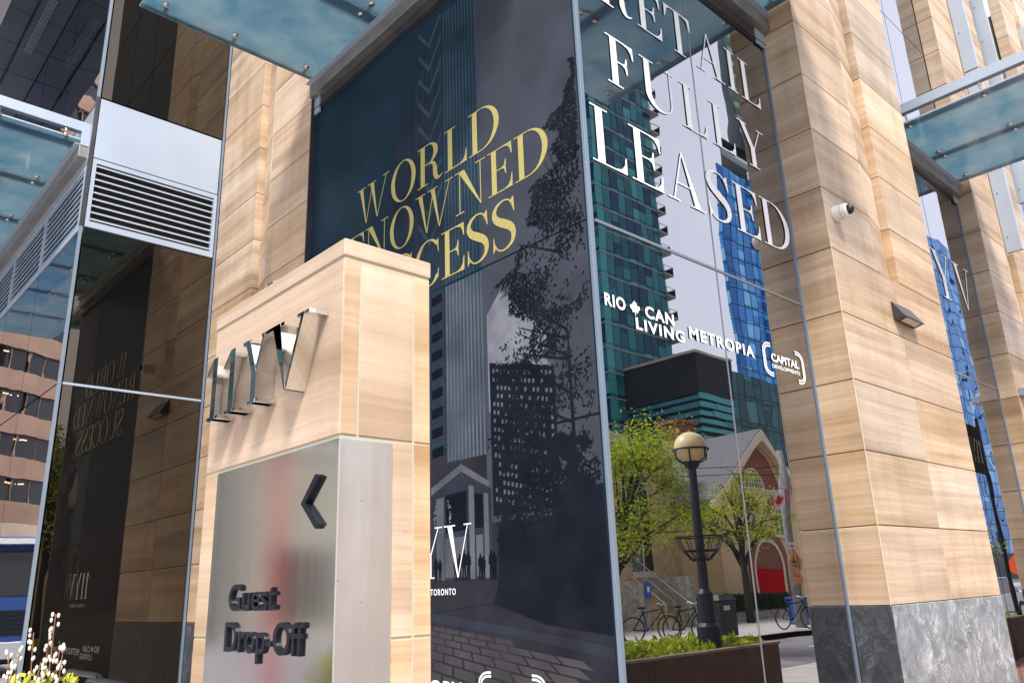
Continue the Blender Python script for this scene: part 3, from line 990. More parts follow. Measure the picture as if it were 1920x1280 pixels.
for i in range(14):
    v = rnd.uniform(.8, 3.4)
    e_ = rnd.uniform(.2, .5); br.append([(-4.2, v), (-4.2, v + .025), (tree_edge(v) + .15, v + e_ + .006), (tree_edge(v) + .15, v + e_)])
mb = MB()
for i, p in enumerate(br): mb.poly([NV(u, Z(v), .0032 + .00001 * i) for u, v in p])
mb.poly([NV(u, Z(v), .0034) for u, v in ((-4.23, .5), (-4.17, .5), (-4.195, 2.0), (-4.21, 2.0))])
mb.build('printed_branches', 'print_dark', panel, recalc=False)
# entrance pavilion under a roof slab
prt('printed_roof', [[(-6.05, .93), (-5.60, 1.10), (-5.22, .90), (-5.22, .84), (-5.60, 1.03), (-6.05, .86)]], 'print_grey', .0034)
prt('printed_entrance', [[(-6.05, .1), (-5.2, .1), (-5.2, .84), (-5.60, 1.02), (-6.05, .86)]], 'print_mid', .00345)
prt('printed_column', [[(-5.97, .1), (-5.86, .1), (-5.86, .83), (-5.97, .82)], [(-5.50, .1), (-5.43, .1), (-5.43, .88), (-5.50, .9)], [(-5.30, .1), (-5.24, .1), (-5.24, .8), (-5.30, .81)]], 'print_grey', .0036)
prt('printed_glazing', [[(-5.83, .50), (-5.53, .52), (-5.53, .86), (-5.83, .84)], [(-5.42, .52), (-5.31, .52), (-5.31, .80), (-5.42, .82)]], 'print_black', .0037)
chd = []
for cu, cv in ((-5.78, .74), (-6.0, .70)):
    for i in range(14): 
        u, v = cu + rnd.uniform(-.03, .03) * (1 - (i / 20)), cv - .012 * i + rnd.uniform(0, .05)
        chd.append([(u, v), (u + .014, v), (u + .014, v + .018), (u, v + .018)])
prt('printed_chandelier', chd, 'print_pale', .0040)
prt('printed_door', [[(-5.85, .12), (-5.54, .12), (-5.54, .46), (-5.85, .46)], [(-5.41, .12), (-5.32, .12), (-5.32, .46), (-5.41, .46)]], 'print_grey', .0035)
bush = [(-5.14, .05), (-5.12, .30), (-5.09, .45), (-5.06, .60), (-5.03, .63), (-4.99, .52), (-4.95, .42), (-4.92, .55), (-4.88, .62), (-4.82, .50), (-4.78, .40), (-4.6, .46), (-4.4, .62), (-4.2, .70), (-3.93, .74), (-3.93, -.33), (-4.6, -.26), (-5.2, -.10)]
prt('printed_hedge', [bush], 'print_dark', .0041)
prt('printed_forecourt', [[(-8.5, -.14), (-6.03, -.17), (-5.2, -.10), (-5.2, .105), (-8.5, .12)]], 'print_ground', .0033)
prt('printed_kerb', [[(-8.5, .02), (-6.03, -.17), (-5.0, -.28), (-3.93, -.41), (-3.93, -.49), (-5.0, -.35), (-6.03, -.25), (-8.5, -.04)]], 'print_mid', .0043)
prt('printed_pavement', [[(-8.5, -.04), (-6.03, -.25), (-5.0, -.35), (-3.93, -.49), (-3.93, -1.6), (-8.5, -1.6)]], 'print_ground', .0042)
bricks = []
vh = .35
for r in range(34):
    b0, b1 = 1.0 + .16 * r, 1.0 + .16 * r + .13
    for cidx in range(-40, 40):
        a0 = cidx * .62 + (r % 2) * .31
        pts = [(a0 + .03, b0), (a0 + .59, b0), (a0 + .59, b1), (a0 + .03, b1)]
        pp = []
        for a, bb in pts:
            a2, b2 = a * .75 + bb * .45, bb - .12 * a
            if b2 < .3: pp = []; break
            pp.append((-6.2 + a2 / b2, vh - 1.7 / b2))
        if pp and all(-8.45 < u < -3.95 and -1.55 < v for u, v in pp):
            if all(v < (-.04 - (u + 8.5) * .085 if u < -6.03 else -.255 - (u + 6.03) * .112) - .012 for u, v in pp): bricks.append(pp)
prt('printed_bricks', bricks, 'print_brick', .0046)
def sil(u, v, h):                         # tiny standing silhouettes in the print
    return [[(u + x * h, v + y * h) for x, y in ((-.10, 0), (-.03, 0), (0, .42), (.03, 0), (.10, 0), (.09, .5), (.15, .5), (.13, .80), (.05, .86), (.06, .94), (0, 1.0), (-.06, .94), (-.05, .86), (-.13, .80), (-.15, .5), (-.09, .5))]]
for u, h in ((-5.98, .22), (-5.92, .20), (-5.70, .20), (-5.64, .23), (-5.58, .27), (-5.52, .25), (-5.36, .22), (-5.32, .20), (-5.22, .24), (-5.18, .22)): prt('printed_silhouette', sil(u, .09, h), 'print_black', .0048 + .0001 * h)
lay(didone('WORLD', -7.47, -4.94, Z(4.118), Z(4.595)), NV, .004, 'gold_lettering', 'gold_film', panel)
lay(didone('RENOWNED', -8.10, -4.31, Z(3.563), Z(4.03)), NV, .004, 'gold_lettering', 'gold_film', panel)
lay(didone('SUCCESS', -7.64, -4.75, Z(2.963), Z(3.462), .05), NV, .004, 'gold_lettering', 'gold_film', panel)
lay(didone('11YV', -6.74, -5.47, Z(.12), Z(.57)), NV, .0055, 'white_lettering', 'white_film', panel)
sans('11 YORKVILLE \u00b7 TORONTO', NV, -6.62, -5.70, Z(-.025), Z(.03), .0055, 'white_lettering', 'white_film', panel, .015, space=1.25)
logo_row(NV, 1, -7.72, Z(-.895), .965, .0055, panel, 'white_film')
b = MB()
fbox(b, NV, -8.56, -3.93, Z(6.255), Z(6.42), -.03, .018)
fbox(b, NV, -8.56, -3.93, Z(6.262), Z(6.275), .018, .05)
b.build('fascia', 'fascia_metal', bld)
b = MB(); fbox(b, NV, -8.556, -8.42, Z(6.19), Z(6.42), .02, .045); b.build('fascia_end', 'pale_aluminium', bld)
b = MB(); b.box(KX - .022, KX + .010, KY - .010, KY + .036, 0, Z(6.42)); b.build('corner_post', 'post_aluminium', bld, .003)
b = MB()
for k in range(3):
    for j in range(6): fbox(b, NV, -8.55 + 1.55 * k, -8.55 + 1.55 * k + 1.52, Z(6.45 + 2.3 * j), Z(6.45 + 2.3 * j + 2.27), -.04, 0)
b.build('upper_panel', 'print_navy', bld)

# ---- mirror window on the other side of the corner
EG = EST(KX)
panes = {}
for i, (u0, u1) in enumerate(((4.612, 6.385), (6.405, 8.05))):
    for j, (v0, v1) in enumerate(((Z(-1.6), Z(2.872)), (Z(2.902), Z(6.24)))):
        b = MB(); fbox(b, EG, u0, u1, v0, v1, -.02, 0)
        panes[i, j] = b.build('window_pane', 'rippled_glass' if i == 1 else 'mirror_glass', bld)
b = MB(); fbox(b, EG, 4.63, 8.06, Z(2.874), Z(2.900), -.02, .008); b.build('transom', 'mullion', bld)
b = MB(); fbox(b, EG, 6.386, 6.404, Z(-1.6), Z(6.24), -.02, .003); b.build('mullion', 'mullion', bld)
lay(didone('RETAIL', 4.92, 7.77, Z(5.25), Z(5.78), .13), EG, .009, 'white_lettering', 'white_film', panes[0, 1])
lay(didone('FULLY', 4.955, 7.70, Z(4.373), Z(4.895), .16), EG, .009, 'white_lettering', 'white_film', panes[0, 1])
lay(didone('LEASED', 4.66, 8.0, Z(3.462), Z(4.02), .10), EG, .009, 'white_lettering', 'white_film', panes[0, 1])
logo_row(EG, 1, 4.675, Z(2.02), 1.0, .008, panes[0, 0], 'white_film')
b = MB()
fbox(b, EG, 4.6, 8.07, Z(6.245), Z(6.42), -.03, .014)
fbox(b, EG, 4.6, 8.07, Z(6.262), Z(6.275), .014, .04)
b.build('fascia', 'fascia_metal', bld)
b = MB(); fbox(b, EG, 7.86, 8.066, Z(6.22), Z(6.42), .016, .036); b.build('fascia_end', 'pale_aluminium', bld)
def pane_grid(F, us, zs, mt, name='window_pane', gap=.02):
    out = []
    for u0, u1 in zip(us, us[1:]):
        for v0, v1 in zip(zs, zs[1:]):
            b = MB(); fbox(b, F, min(u0, u1) + gap / 2, max(u0, u1) - gap / 2, v0 + gap / 2, v1 - gap / 2, -.02, 0)
            out.append(b.build(name, mt, bld))
    return out
pane_grid(EG, (4.6, 6.39, 8.05), (Z(6.45), Z(9.4), Z(12.4), Z(15.4)), 'mirror_glass', 'upper_window_pane')

# ---- second and third bays of the same side
E2 = EST(G2)
ps = pane_grid(E2, (11.22, 12.95, 14.67), (Z(-1.6), Z(2.88), Z(6.3)), 'wavy_glass')
b = MB(); fbox(b, E2, 11.22, 14.67, Z(2.866), Z(2.894), -.02, .01); b.build('transom', 'mullion', bld)
lay(didone('11YV', 11.75, 14.45, Z(4.13), Z(4.92), .12), E2, .009, 'white_lettering', 'white_film', ps[1])
b = MB(); fbox(b, E2, 11.22, 14.68, Z(6.30), Z(6.42), -.03, .02); b.build('fascia', 'fascia_metal', bld)
b = MB(); fbox(b, E2, 14.5, 14.67, Z(6.24), Z(6.42), .022, .04); b.build('fascia_end', 'pale_aluminium', bld)
pane_grid(E2, (11.22, 12.95, 14.67), (Z(6.7), Z(9.4), Z(12.4), Z(15.4)), 'wavy_glass', 'upper_window_pane')
pane_grid(EST(-4.02), (17.82, 19.55, 21.27), (Z(-1.6), Z(2.88), Z(6.3), Z(9.4), Z(12.4)), 'wavy_glass')

# ---- dark glass wing that comes forward on the left
WX = -11.5
WE, WN = EST(WX), NAV(2.57)
wp = []
for v0, v1 in ((Z(-1.6), Z(2.795)), (Z(2.83), Z(5.06)), (Z(7.19), Z(13.0))):
    b = MB(); fbox(b, WE, 2.625, 4.455, v0, v1, -.02, 0)
    wp.append(b.build('dark_window_pane', 'smoked_glass', bld))
b = MB(); fbox(b, WE, 2.62, 4.46, Z(2.797), Z(2.828), -.02, .02); b.build('transom', 'pale_aluminium', bld)
b = MB(); fbox(b, WE, 2.625, 4.455, Z(6.185), Z(7.16), -.02, .004); b.build('metal_panel', 'pale_aluminium', bld, .003)
b = MB(); b.box(WX - .04, WX + .006, 2.564, 2.604, 0, Z(5.08)); b.box(WX - .04, WX + .006, 2.564, 2.604, Z(7.18), Z(10.34)); b.build('corner_post', 'post_aluminium', bld)
b = MB(); b.box(WX - .05, WX + .006, 2.564, 2.612, Z(5.08), Z(7.18)); b.build('corner_post', 'fascia_metal', bld)
b = MB(); b.box(WX - .02, WX + .022, 4.470, 4.499, 0, Z(13)); b.build('jamb', 'post_aluminium', bld)
def louvre(F, u0, u1, v0, v1, n, end=0):
    b = MB()
    fbox(b, F, u0, u1, v1 - .07, v1, -.10, .012)
    fbox(b, F, u0, u1, v0, v0 + .09, -.10, .012)
    fbox(b, F, u0, u0 + .05, v0 + .09, v1 - .07, -.10, .012)
    fbox(b, F, u1 - .05, u1, v0 + .09, v1 - .07, -.10, .012)
    fr = b.build('louvre_grille', 'pale_aluminium', bld)
    b = MB()
    for i in range(n):
        v = v0 + .13 + (v1 - v0 - .24) * i / (n - 1)
        b.hexa([F(u0 + .05, v - .012, .004), F(u1 - .05, v - .012, .004), F(u1 - .05, v + .05, -.09), F(u0 + .05, v + .05, -.09),
                F(u0 + .05, v + .012, .004), F(u1 - .05, v + .012, .004), F(u1 - .05, v + .06, -.09), F(u0 + .05, v + .06, -.09)])
    b.build('blades', 'pale_aluminium', fr)
    b = MB(); fbox(b, F, u0 + .05, u1 - .05, v0 + .09, v1 - .07, -.12, -.10); b.build('void', 'slot_dark', fr)
louvre(WE, 2.625, 4.455, Z(5.09), Z(6.165), 9)
xs = [-11.55, -13.65, -15.75, -17.85, -19.95, -22.05, -24.15, -26.25]
for x1, x0 in zip(xs, xs[1:]): louvre(WN, x0 + .01, x1 - .01, Z(5.02), Z(6.06), 9)
b = MB()
for x1, x0 in zip(xs, xs[1:]): fbox(b, WN, x0 + .006, x1 - .006, Z(6.10), Z(7.05), -.02, .004)
b.build('metal_panel', 'grey_aluminium', bld, .003)
pane_grid(WN, xs, (Z(-1.6), Z(2.81), Z(5.0)), 'wavy_glass')
pane_grid(WN, xs, (Z(7.08), Z(10.33)), 'wavy_glass')
b = MB()
for x1, x0 in zip(xs, xs[1:]):
    for xa, xb in ((x0, (x0 + x1) / 2), ((x0 + x1) / 2, x1)):
        b.box(xa + .008, xb - .008, 2.07, 2.56, Z(10.34), Z(10.40))
        b.box(xa + .008, xb - .008, 1.66, 2.02, Z(10.34), Z(10.40))
b.build('soffit', 'soffit_metal', bld)
b = MB(); b.box(-27, -11.55, 1.66, 2.64, Z(10.40), TOP); b.build('overhang', 'fascia_metal', bld)
b = MB()
for i in range(4): b.box(-15.9, -14.0, 2.17 + .035 * i, 2.178 + .035 * i, Z(10.325), Z(10.345))
b.build('slot_diffuser', 'pale_aluminium', bld)

# ------------------------------------------------------------------ glass canopies
def canopy(F, u0, u1, cuts, zb, reach, label, rails, d0=-.012, rail_end=None, loc=None):
    c = thing('glass_canopy', loc or F((u0 + u1) / 2, 0, 0), label, 'canopy', 'glass canopies along the shopfronts')
    b = MB(); fbox(b, F, u0, u1, zb, zb + .18, d0, d0 + .135); b.build('wall_beam', 'beam_steel', c, .006)
    b = MB(); fbox(b, F, u0 + .003, u1 - .003, zb + .184, zb + .196, d0 + .06, d0 + .20); b.build('seat_angle', 'pale_aluminium', c)
    zg = zb + .27
    us = [u0 + .02] + sorted(cuts) + [u1 - .02]
    for a, e in zip(us, us[1:]):
        b = MB(); fbox(b, F, a + .006, e - .006, zg, zg + .02, d0 + .10, reach)
        gp = b.build('glass_pane', 'canopy_glass', c)
        b = MB(); fbox(b, F, a, a + .0055, zg - .001, zg + .021, d0 + .10, reach); b.build('polished_edge', 'pale_aluminium', gp)
        b = MB(); fbox(b, F, e - .0055, e, zg - .001, zg + .021, d0 + .10, reach); b.build('polished_edge', 'pale_aluminium', gp)
    for r in rails:
        b = MB(); fbox(b, F, r - .05, r + .05, zg + .16, zg + .32, d0, reach + .05)
        rl = b.build('rail', 'pale_aluminium', c, .006)
        for dd in (.32, reach * .55, reach - .22):
            for s in ((-1, 1) if len(rails) > 2 and r not in (rails[0], rails[-1]) else ((1,) if r == rails[0] else (-1,))):
                uu = r + s * .12
                b = MB()
                b.tube([F(uu, zg - .03, dd), F(uu, zg - .002, dd)], [.032, .038], 14)
                b.tube([F(uu, zg + .022, dd), F(uu, zg + .07, dd), F(r, zg + .17, dd)], .018, 8)
                b.build('glass_fixing', 'steel_bolt', c, smooth=True)
    return c
canopy(NV, -8.56, -3.95, (-6.86, -5.2), Z(6.42), 2.36, 'frosted glass canopy over the printed navy wall with steel beam along the wall', (-8.42, -6.86, -5.2, -4.1))
canopy(EG, 4.66, 8.06, (6.4,), Z(6.42), 2.45, 'frosted glass canopy above the mirrored window with white lettering', (4.85, 6.4, 7.92))
canopy(E2, 11.86, 14.68, (13.3,), Z(6.36), 2.5, 'blue tinted glass canopy between the two stone pillars on the right', (11.90, 13.3, 14.5))
c4 = canopy(WN, -22.0, -11.62, (-13.3, -15.0, -16.7, -18.4, -20.1), Z(6.20), 2.1, 'teal glass canopy with pale steel rail in front of the louvred dark wing', (-11.72, -13.3, -15.0, -16.7, -18.4, -20.1))
b = MB(); fbox(b, WN, -11.77, -11.61, Z(6.38), Z(6.64), .0, .11); b.build('end_bracket', 'pale_aluminium', c4, .005)

# ------------------------------------------------------------------ wall lamps and cameras
def wedge_lamp(F, u, v, label):
    """v is the bottom; a half pyramid on the wall with its light under the front edge"""
    t = thing('wall_lamp', F(u, v, 0), label, 'wall lamp', 'wedge wall lamps on the stone pillars')
    b = MB()
    n = len(b.v)
    b.v += [F(u - .285, v, .004), F(u + .285, v, .004), F(u + .285, v + .03, .14), F(u - .285, v + .03, .14),
            F(u - .285, v + .25, .004), F(u + .285, v + .25, .004)]
    b.f += [(0, 1, 5, 4), (4, 5, 2, 3), (0, 3, 2, 1), (0, 4, 3), (1, 2, 5)]
    b.build('housing', 'lamp_bronze', t, .006)
    b = MB()
    b.poly([F(u - .2, v + .010, .05), F(u + .2, v + .010, .05), F(u + .2, v + .034, .125), F(u - .2, v + .034, .125)])
    o = b.build('lens', 'lamp_lens', t, recalc=False)
    me = o.data
    for vv in me.vertices: vv.co.z -= .012
    return t
wedge_lamp(EST(PX), 9.74, Z(2.88), 'dark wedge shaped wall lamp on the pale stone pillar below the camera')
wedge_lamp(NP, -9.85, Z(2.86), 'dark wedge wall lamp seen reflected in the dark glass of the wing')
def dome_camera(F, u, v, label):
    t = thing('security_camera', F(u, v, 0), label, 'security camera', 'dome cameras on the stone pillars')
    b = MB(); b.tube([F(u, v, 0), F(u, v, .012), F(u, v, .09), F(u, v, .15), F(u, v, .165)], [.085, .09, .088, .082, .066], 28)
    b.build('housing', 'camera_white', t, smooth=False)
    b = MB(); b.tube([F(u, v, .0945), F(u, v, .0975)], .0885, 28); b.build('seam', 'joint_dark', t)
    b = MB(); c_ = F(u, v, .168); b.ball(c_, .058); b.build('dome', 'lens_black', t, smooth=True)
    return t
dome_camera(EST(PX), 8.30, Z(3.90), 'white dome security camera mounted on the pale stone pillar')
dome_camera(NP, -9.1, Z(3.84), 'dome security camera seen reflected in the upper dark glass pane')
b = MB(); fbox(b, EST(P2X), 14.72, 15.1, Z(2.72), Z(2.84), .005, .16)
t = thing('junction_box', (P2X, 14.9, Z(2.72)), 'small blue grey metal box fixed to the second stone pillar', 'metal box')
b.build('housing', 'grey_aluminium', t, .006)
b = MB(); fbox(b, EST(P2X), 14.76, 15.06, Z(2.73), Z(2.83), .161, .165); b.build('cover', 'lamp_bronze', t)

# ------------------------------------------------------------------ stone sign pillar
KX0, KX1, KY0, KY1 = -3.165, -2.151, 1.273, 1.625
ks = thing('sign_pillar', (-2.66, 1.45, 0), 'pale stone sign pillar with chrome letters and a brushed steel panel', 'sign')
F1, F2 = NAV(KY0), EST(KX1)
zt, zm, zl = Z(1.075), Z(.477), Z(-.13)
b = MB(); b.box(KX0 + .004, KX1 - .004, KY0 + .004, KY1 - .004, 0, Z(1.1)); b.build('core', 'grout', ks)
b = MB()
slab(b, F1, KX0, KX1, zm, zt, 0, gap=.008, th=.012, c=.002)
for v0, v1 in ((zl, zm), (.02, zl)): slab(b, F1, KX0, -3.045, v0, v1, 0, gap=.008, th=.012, c=.002)
for u0, u1 in ((KY0 - .002, 1.338), (1.338, 1.553), (1.553, KY1)): slab(b, F2, u0, u1, zm, zt, .0005, gap=.008, th=.0125, c=.002)
for v0, v1 in ((zl, zm), (.02, zl)):
    slab(b, F2, 1.467, 1.553, v0, v1, .0005, gap=.008, th=.0125, c=.002)
    slab(b, F2, 1.553, KY1, v0, v1, .0005, gap=.008, th=.0125, c=.002)
slab(b, WES(KX0), KY0 + .002, KY1, .02, zt, 0, gap=.006, th=.01)
slab(b, lambda u, v, d: (u, KY1 + d, v), KX0, KX1, .02, zt, 0, gap=.006, th=.01)
b.build('stone_cladding', 'travertine', ks)
b = MB(); b.box(KX0 - .001, KX1 + .003, KY0 - .003, KY1 + .001, Z(1.081), Z(1.140)); b.build('cap_stone', 'travertine', ks, .003)
b = MB(); fbox(b, F1, -3.043, KX1 + .003, .02, zm - .010, -.008, .003); stp = b.build('steel_panel', 'brushed_steel', ks, .0012)
b = MB(); fbox(b, F2, KY0 - .001, 1.465, .02, zm - .010, -.008, .0035); b.build('steel_return', 'sky_lit_steel', ks, .0012)
def solid_letters(letters, F, d0, d1, mt, name, parent):
    for c, polys in letters:
        mb = MB()
        for k, p in enumerate(polys): mb.prism(F, p, d0, d1 - .0004 * k)
        mb.build(name, mt, parent)
for c, u0, u1 in (('1', -3.052, -2.912), ('1', -2.897, -2.752), ('Y', -2.752, -2.585), ('V', -2.545, -2.247)):
    pass
def fit(ch, u0, u1, v0, v1, s, h):
    polys, w_ = glyph(ch, s, h)
    return [(ch, [[(u0 + a / w_ * (u1 - u0), v0 + bb * (v1 - v0)) for a, bb in p] for p in polys])]
for c, u0, u1 in (('1', -3.050, -2.925), ('1', -2.893, -2.768), ('Y', -2.735, -2.535), ('V', -2.535, -2.245)):
    solid_letters(fit(c, u0, u1, Z(.66), Z(.905), .15, .05), F1, .001, .072, 'chrome', 'chrome_letter', ks)
sans('Guest', F1, -2.846, -2.50, Z(-.037), Z(.052), .0035, 'lettering', 'black_paint', ks, .012, .010)
sans('Drop-Off', F1, -2.860, -2.305, Z(-.200), Z(-.072), .0035, 'lettering', 'black_paint', ks, .012, .010)
b = MB()
a0, a1, a2 = (-2.262, Z(.362)), (-2.347, Z(.284)), (-2.250, Z(.205))
b.prism(F1, [(-2.262, Z(.368)), (-2.238, Z(.358)), (-2.318, Z(.284)), (-2.230, Z(.212)), (-2.252, Z(.200)), (-2.347, Z(.284))], .0035, .018)
b.build('arrow', 'black_paint', ks)

# ------------------------------------------------------------------ near plants and rack by the wing
pw = thing('pussy_willow_pot', (-2.98, .74, 0), 'pussy willow twigs with pale catkins standing over a lime green shrub in a pot', 'potted plant')
b = MB(); b.tube([(-2.98, .74, 0), (-2.98, .74, .05), (-2.98, .74, .95), (-2.98, .74, 1.0)], [.14, .15, .20, .21], 24); b.build('pot', 'weathering_steel', pw)
r_ = random.Random(7)
tw, ck = MB(), MB()
tips = [(-.10, -.05, .50), (-.06, -.02, .55), (0, .0, .47), (.03, .01, .56), (.05, .015, .60), (.09, .03, .50), (-.13, -.06, .45), (.13, .03, .52), (-.02, .02, .40), (.07, -.01, .44), (-.16, -.07, .50)]
for tx, ty, th in tips:
    base = Vector((-2.98 + tx * .25, .72 + ty * .3, .98))
    top = Vector((-2.945 + tx * 1.05, .715 + ty * .8, .98 + th * 1.08))
    mid = (base + top) / 2 + Vector((r_.uniform(-.02, .02), r_.uniform(-.02, .02), .02))
    pts = [tuple(base), tuple(mid), tuple(top)]
    sp = spline(pts, 8)
    tw.tube(sp, [.0035 - .0022 * i / len(sp) for i in range(len(sp))], 5)
    for i in range(6, len(sp)):
        for s in range(2):
            p = Vector(sp[i]) + Vector((r_.uniform(-.010, .010), r_.uniform(-.010, .010), r_.uniform(-.01, .01)))
            ck.ball(p, .0048, .0048, .0078, 7, 5)
tw.build('twigs', 'twig', pw, smooth=True)
struct(ck.build('catkins', 'catkin', pw, smooth=True), 'stuff')
b = MB()
for i in range(900):
    a, e, rr = r_.uniform(0, 2 * PI), r_.uniform(-.2, 1.4), r_.uniform(.06, .16)
    p = Vector((-2.97 + rr * math.cos(a) * math.cos(e), .73 + rr * math.sin(a) * math.cos(e), 1.26 + rr * 1.25 * math.sin(e)))
    d = Vector((r_.gauss(0, 1), r_.gauss(0, 1), r_.uniform(.3, 1.6))).normalized() * .026
    s = d.cross(Vector((r_.gauss(0, 1), r_.gauss(0, 1), 0))).normalized() * .005
    b.poly([p - s, p + d * .5 - s, p + d, p + d * .5 + s, p + s])
b.build('foliage', 'leaf_yellow', pw, recalc=False)

rk = thing('bike_rack', (-7.0, 2.4, 0), 'black rounded metal bike rack standing in front of the dark glass wing', 'bike rack')
for k, (xa, ya, zt_) in enumerate(((-6.55, 2.0, 1.16), (-6.0, 2.0, 1.13))):
    b = MB()
    pts = [(xa - .9, ya, 0), (xa - .9, ya, zt_ - .12)] + [(xa - .9 + .12 - .12 * math.cos(R(a)), ya, zt_ - .12 + .12 * math.sin(R(a))) for a in range(20, 91, 14)] + [(xa - .12 + .12 * math.sin(R(a)), ya, zt_ - .12 + .12 * math.cos(R(a))) for a in range(0, 91, 15)] + [(xa, ya, 0)]
    b.tube(pts, .022, 10)
    b.build('hoop', 'black_paint', rk, smooth=True)

# ------------------------------------------------------------------ the street that the glass mirrors
def sheet(name, x0, x1, y0_, y1_, z, mt):
    b = MB(); b.poly([(x0, y0_, z), (x1, y0_, z), (x1, y1_, z), (x0, y1_, z)])
    return struct(b.build(name, mt, recalc=False))
sheet('road', 1.1, 5.2, -120, 160, .006, 'asphalt')
sheet('side_road', -80, 1.1, -14, -2.2, .006, 'asphalt')
b = MB()
for i in range(30): b.poly([(3.0, -20 + 4 * i, .010), (3.12, -20 + 4 * i, .010), (3.12, -18 + 4 * i, .010), (3.0, -18 + 4 * i, .010)])
struct(b.build('road_marking', 'white_paint', recalc=False))
b = MB(); b.box(5.2, 12.2, -120, 160, -.1, .15); struct(b.build('sidewalk', 'concrete'))
b = MB(); b.box(5.2, 5.36, -120, 160, -.1, .156); struct(b.build('kerb', 'planter_rim'))
sheet('paved_forecourt', -3.45, -1.6, 4, 60, .006, 'red_paving')

def foliage(mb, c, rad, n, leaf_len, rng, lobes=14, flat=.8):
    """small leaf shaped faces gathered in ragged clumps with gaps between"""
    cs = []
    for i in range(lobes):
        a, e = rng.uniform(0, 2 * PI), math.asin(rng.uniform(-.75, .95))
        rr = rng.uniform(.45, .95)
        cs.append((Vector((c[0] + rad[0] * rr * math.cos(a) * math.cos(e), c[1] + rad[1] * rr * math.sin(a) * math.cos(e), c[2] + rad[2] * rr * math.sin(e))), rng.uniform(.22, .42)))
    for i in range(n):
        cc, s = rng.choice(cs)
        p = cc + Vector((rng.gauss(0, s * rad[0] * .6), rng.gauss(0, s * rad[1] * .6), rng.gauss(0, s * rad[2] * .35)))
        d = Vector((rng.gauss(0, 1), rng.gauss(0, 1), rng.gauss(-.2, .5))).normalized() * leaf_len * rng.uniform(.6, 1.3)
        sd = d.cross(Vector((rng.gauss(0, .5), rng.gauss(0, .5), 1))).normalized() * leaf_len * .28
        mb.poly([p, p + d * .4 + sd, p + d, p + d * .4 - sd])
    return cs
def tree(name, loc, h0, c, rad, n, leaf_len, label, mt='leaf_lime', seed=1, group=None, r0=.11):
    t = thing(name, loc, label, 'tree', group)
    rng = random.Random(seed)
    f = MB()
    cs = foliage(f, c, rad, n, leaf_len, rng, 20)
    b = MB()
    x, y, z = loc
    fork = (x + .05, y, h0)
    b.tube([(x, y, z), (x + .03, y, z + (h0 - z) * .5), fork, (c[0], c[1], c[2] + rad[2] * .6)], [r0, r0 * .8, r0 * .65, r0 * .12], 9)
    for p, s in cs:
        k = rng.uniform(0, .5)
        st = Vector(fork).lerp(Vector((c[0], c[1], c[2] + rad[2] * .6)), k)
        md = st.lerp(p, .5) + Vector((0, 0, rng.uniform(0, .3)))
        b.tube([st, md, p], [r0 * .4, r0 * .24, r0 * .07], 6)
        for q_ in range(3):
            e = p + Vector((rng.gauss(0, .5) * rad[0] * .4, rng.gauss(0, .5) * rad[1] * .4, rng.gauss(.05, .2) * rad[2]))
            b.tube([md.lerp(p, .5), p.lerp(e, .5) + Vector((0, 0, .05)), e], [r0 * .14, r0 * .09, r0 * .03], 5)
    b.build('trunk', 'bark', t, smooth=True)
    f.build('crown', mt, t, recalc=False)
    return t
tree('street_tree', (5.75, 16.0, .15), 1.7, (5.15, 16.4, 3.9), (1.9, 1.9, 2.15), 9500, .115, 'large lime green tree left of the globe lamp in the mirrored street', seed=5, group='young green street trees')
tree('street_tree', (9.7, 28.3, .15), 2.0, (9.7, 28.1, 4.1), (2.3, 2.3, 1.75), 4600, .125, 'wide lime green tree with dark trunk behind the hedge in the mirrored street', seed=9, group='young green street trees', r0=.17)
def planter(x0, x1, y0_, y1_, h, label, seed, n=900):
    t = thing('planter', ((x0 + x1) / 2, (y0_ + y1_) / 2, 0), label, 'planter', 'rusty steel planters along the pavement')
    b = MB()
    k = max(1, int((y1_ - y0_) / 1.3))
    for i in range(k):
        a, e = y0_ + (y1_ - y0_) * i / k, y0_ + (y1_ - y0_) * (i + 1) / k
        b.box(x0, x0 + .06, a + .004, e - .004, 0, h - .03); b.box(x1 - .06, x1, a + .004, e - .004, 0, h - .03)
    b.box(x0 + .06, x1 - .06, y0_, y0_ + .06, 0, h - .03); b.box(x0 + .06, x1 - .06, y1_ - .06, y1_, 0, h - .03)
    b.build('box_wall', 'weathering_steel', t)
    b = MB()
    b.box(x0 - .02, x0 + .12, y0_ - .02, y1_ + .02, h - .03, h); b.box(x1 - .12, x1 + .02, y0_ - .02, y1_ + .02, h - .03, h)
    b.box(x0 + .12, x1 - .12, y0_ - .02, y0_ + .12, h - .03, h); b.box(x0 + .12, x1 - .12, y1_ - .12, y1_ + .02, h - .03, h)
    b.build('rim', 'planter_rim', t)
    b = MB(); b.box(x0 + .061, x1 - .061, y0_ + .061, y1_ - .061, .1, h - .06); b.build('soil', 'soil', t)
    rng = random.Random(seed)
    b = MB()
    for i in range(n):
        p = Vector((rng.uniform(x0 + .1, x1 - .1), rng.uniform(y0_ + .1, y1_ - .1), h + rng.uniform(-.06, .06) * (.6 + .6 * math.sin(i * .01))))
        d = Vector((rng.gauss(0, 1), rng.gauss(0, 1), rng.uniform(.1, 1.2))).normalized() * rng.uniform(.06, .16)
        s = d.cross(Vector((rng.gauss(0, 1), rng.gauss(0, 1), .3))).normalized() * .03
        b.poly([p, p + d * .5 + s, p + d, p + d * .5 - s])
    b.build('ground_plants', 'leaf_lime', t, recalc=False)
    return t
planter(-1.1, .6, 7.0, 11.45, .78, 'rust brown planter with low green plants at the foot of the mirrored globe lamp', 3, 1600)
planter(-2.2, -1.0, 16.6, 19.6, .78, 'rust brown planter reflected low in the glass beside the second stone pillar', 4, 500)
